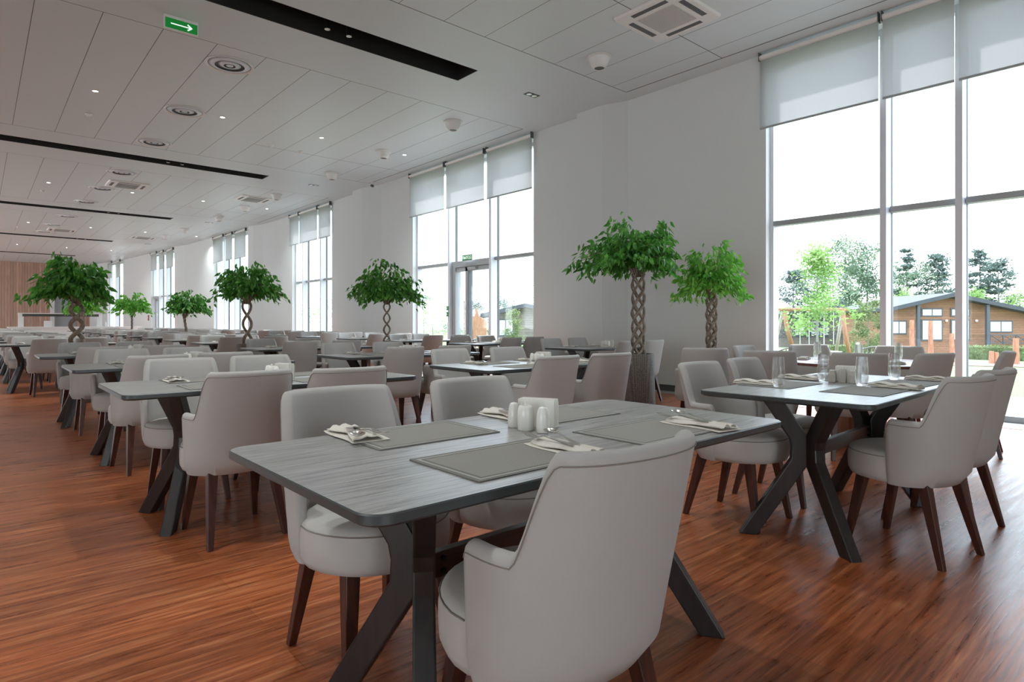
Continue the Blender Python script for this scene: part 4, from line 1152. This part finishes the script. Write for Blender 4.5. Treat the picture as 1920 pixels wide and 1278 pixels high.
# play posts, stumps, swing frame
def log(u, t, v0, v1, r, label, mat='post', name='wooden_post', bend=.04, grp=None):
    x, y = at(u, t); z0, z1 = 1.1 + (HOR - v1) * t / FPX, 1.1 + (HOR - v0) * t / FPX
    g = gnd(x); z0 = min(z0, g)
    h = z1 - z0; m_ = MB().tube([(0, 0, 0), (bend, 0, h * .35), (-bend, 0, h * .7), (0, 0, h)], [r * 1.1, r, r * .95, r * .9], 10)
    tag(m_.build(name, M[mat], smooth=True, auto=50, loc=(x, y, z0)), label, 'post', grp)
G2 = 'peeled log posts of the playground'
log(1710, 30, 600, 662, .11, 'tall peeled log post before the timber house, leftmost', grp=G2)
log(1745, 30, 601, 655, .11, 'tall peeled log post before the timber house doors', grp=G2)
log(1785, 29, 625, 668, .10, 'shorter peeled log post before the timber house', grp=G2)
log(1905, 28, 634, 676, .12, 'peeled log post in front of the clipped hedge', grp=G2)
for u, v, d in ((1859, 658, 'left'), (1868, 660, 'middle'), (1884, 661, 'right')): log(u, 28, v, 673, .10, 'low wooden stump before the hedge, %s of three' % d, name='wooden_stump', bend=0, grp='stumps on the path')
x, y = at(1530, 26); sf = empty('swing_frame', (x, y, gnd(x)), -YAW); tag(sf, 'rough log swing frame with a long top beam', 'swing frame')
kk_ = 26 / FPX; g_ = gnd(x)
def sxz(u, v): return ((u - 1530) * kk_, 0, 1.1 + (HOR - v) * kk_ - g_)
MB().tube([sxz(1458, 580), sxz(1592, 580)], .075, 10).build('beam', M['post'], sf, smooth=True)
for a, b in (((1471, 583), (1486, 650)), ((1580, 577), (1594, 668)),): MB().tube([sxz(*a), sxz((a[0] + b[0]) / 2 - 3, (a[1] + b[1]) / 2), Vector(sxz(*b)) * 1.0], .085, 10).build('leg', M['post'], sf, smooth=True)
for a, b in (((1472, 583), (1469, 650)), ((1584, 583), (1588, 668))): MB().tube([Vector(sxz(*a)) + Vector((0, .2, 0)), Vector(sxz(*b)) + Vector((0, .9, 0))], .07, 10).build('leg', M['greywood'], sf, smooth=True)
for u in (1500, 1517, 1545, 1563): MB().tube([sxz(u, 583), sxz(u, 645)], .012, 5).build('rope', M['white'], sf)
# playground wall of orange boards beyond the exit door
x, y = at(900, 34); pw = empty('play_tower', (x, y, gnd(x)), -YAW); tag(pw, 'orange brown wooden play tower with a pointed sail shape beyond the exit door', 'play tower')
k3 = 34 / FPX
def pxz(u, v): return ((u - 900) * k3, 1.1 + (HOR - v) * k3 - gnd(x))
MB().prism_xz([pxz(884, 650), pxz(912, 650), pxz(912, 600), pxz(898, 593), pxz(893, 575), pxz(890, 592), pxz(884, 594)], 0, .5).build('board_panel', M['post'], pw)
MB().tube([(pxz(884, 600)[0], -.1, pxz(884, 600)[1]), (pxz(884, 650)[0], -.1, 0)], .06, 8).build('post', M['greywood'], pw)
struct(MB().add([(p[0], p[1], gnd(p[0]) + .02) for p in (at(1640, 25), at(1990, 24), at(1990, 29), at(1640, 31))], [(0, 1, 2, 3)]).build('trim_11', M['path']))
# terrace furniture by the windows
def rattan_chair():
    r_ = empty('rattan_chair')
    MB().lathe([(.0, .44), (.22, .44), (.24, .46), (.22, .48), (0, .48)], 20).build('seat', M['rattan'], r_, smooth=True)
    m_ = MB(); pts = []
    for k in range(13):
        a = PI * k / 12; pts.append((.29 * math.cos(a), -.02 - .27 * math.sin(a), .64 + .16 * math.sin(a)))
    m_.tube(pts, .014, 6)
    for k in range(0, 13):
        p = pts[k]; m_.tube([p, (p[0] * .8, p[1] * .8, .46)], .009, 5)
    m_.build('backrest', M['rattan'], r_, smooth=True)
    for a in (45, 135, 225, 315): MB().tube([(.17 * math.cos(R(a)), .17 * math.sin(R(a)), .45), (.23 * math.cos(R(a)), .23 * math.sin(R(a)), 0)], .013, 6).build('leg', M['alud'], r_)
    return r_
rc_ = rattan_chair()
tt = empty('terrace_table'); MB().lathe([(.38, .71), (.4, .72), (.4, .735), (0, .74)], 30).build('tabletop', M['rattan'], tt, smooth=True, auto=40)
MB().tube([(0, 0, .03), (0, 0, .71)], .03, 10).build('column', M['alud'], tt); MB().lathe([(.24, 0), (.22, .02), (0, .04)], 24).build('base', M['alud'], tt)
for k, (x, y, a, d) in enumerate([(10.2, 13.6, 40, 'left of the exit door, nearer'), (11.2, 15.3, 200, 'left of the exit door, farther'), (10.3, 4.9, 60, 'behind the round table, left'), (11.75, 4.1, 60, 'behind the round table, middle'), (10.7, 11.2, 150, 'right of the exit door')]):
    place(rc_, (x, y, -.132), R(a), 'outdoor rattan armchair on the terrace, ' + d, 'chair', 'rattan terrace chairs')
for x, y, d in ((10.7, 14.4, 'left of the exit door'), (11.1, 4.6, 'behind the round table')):
    place(tt, (x, y, -.139), 0, 'small round terrace table, ' + d, 'table', 'terrace tables')
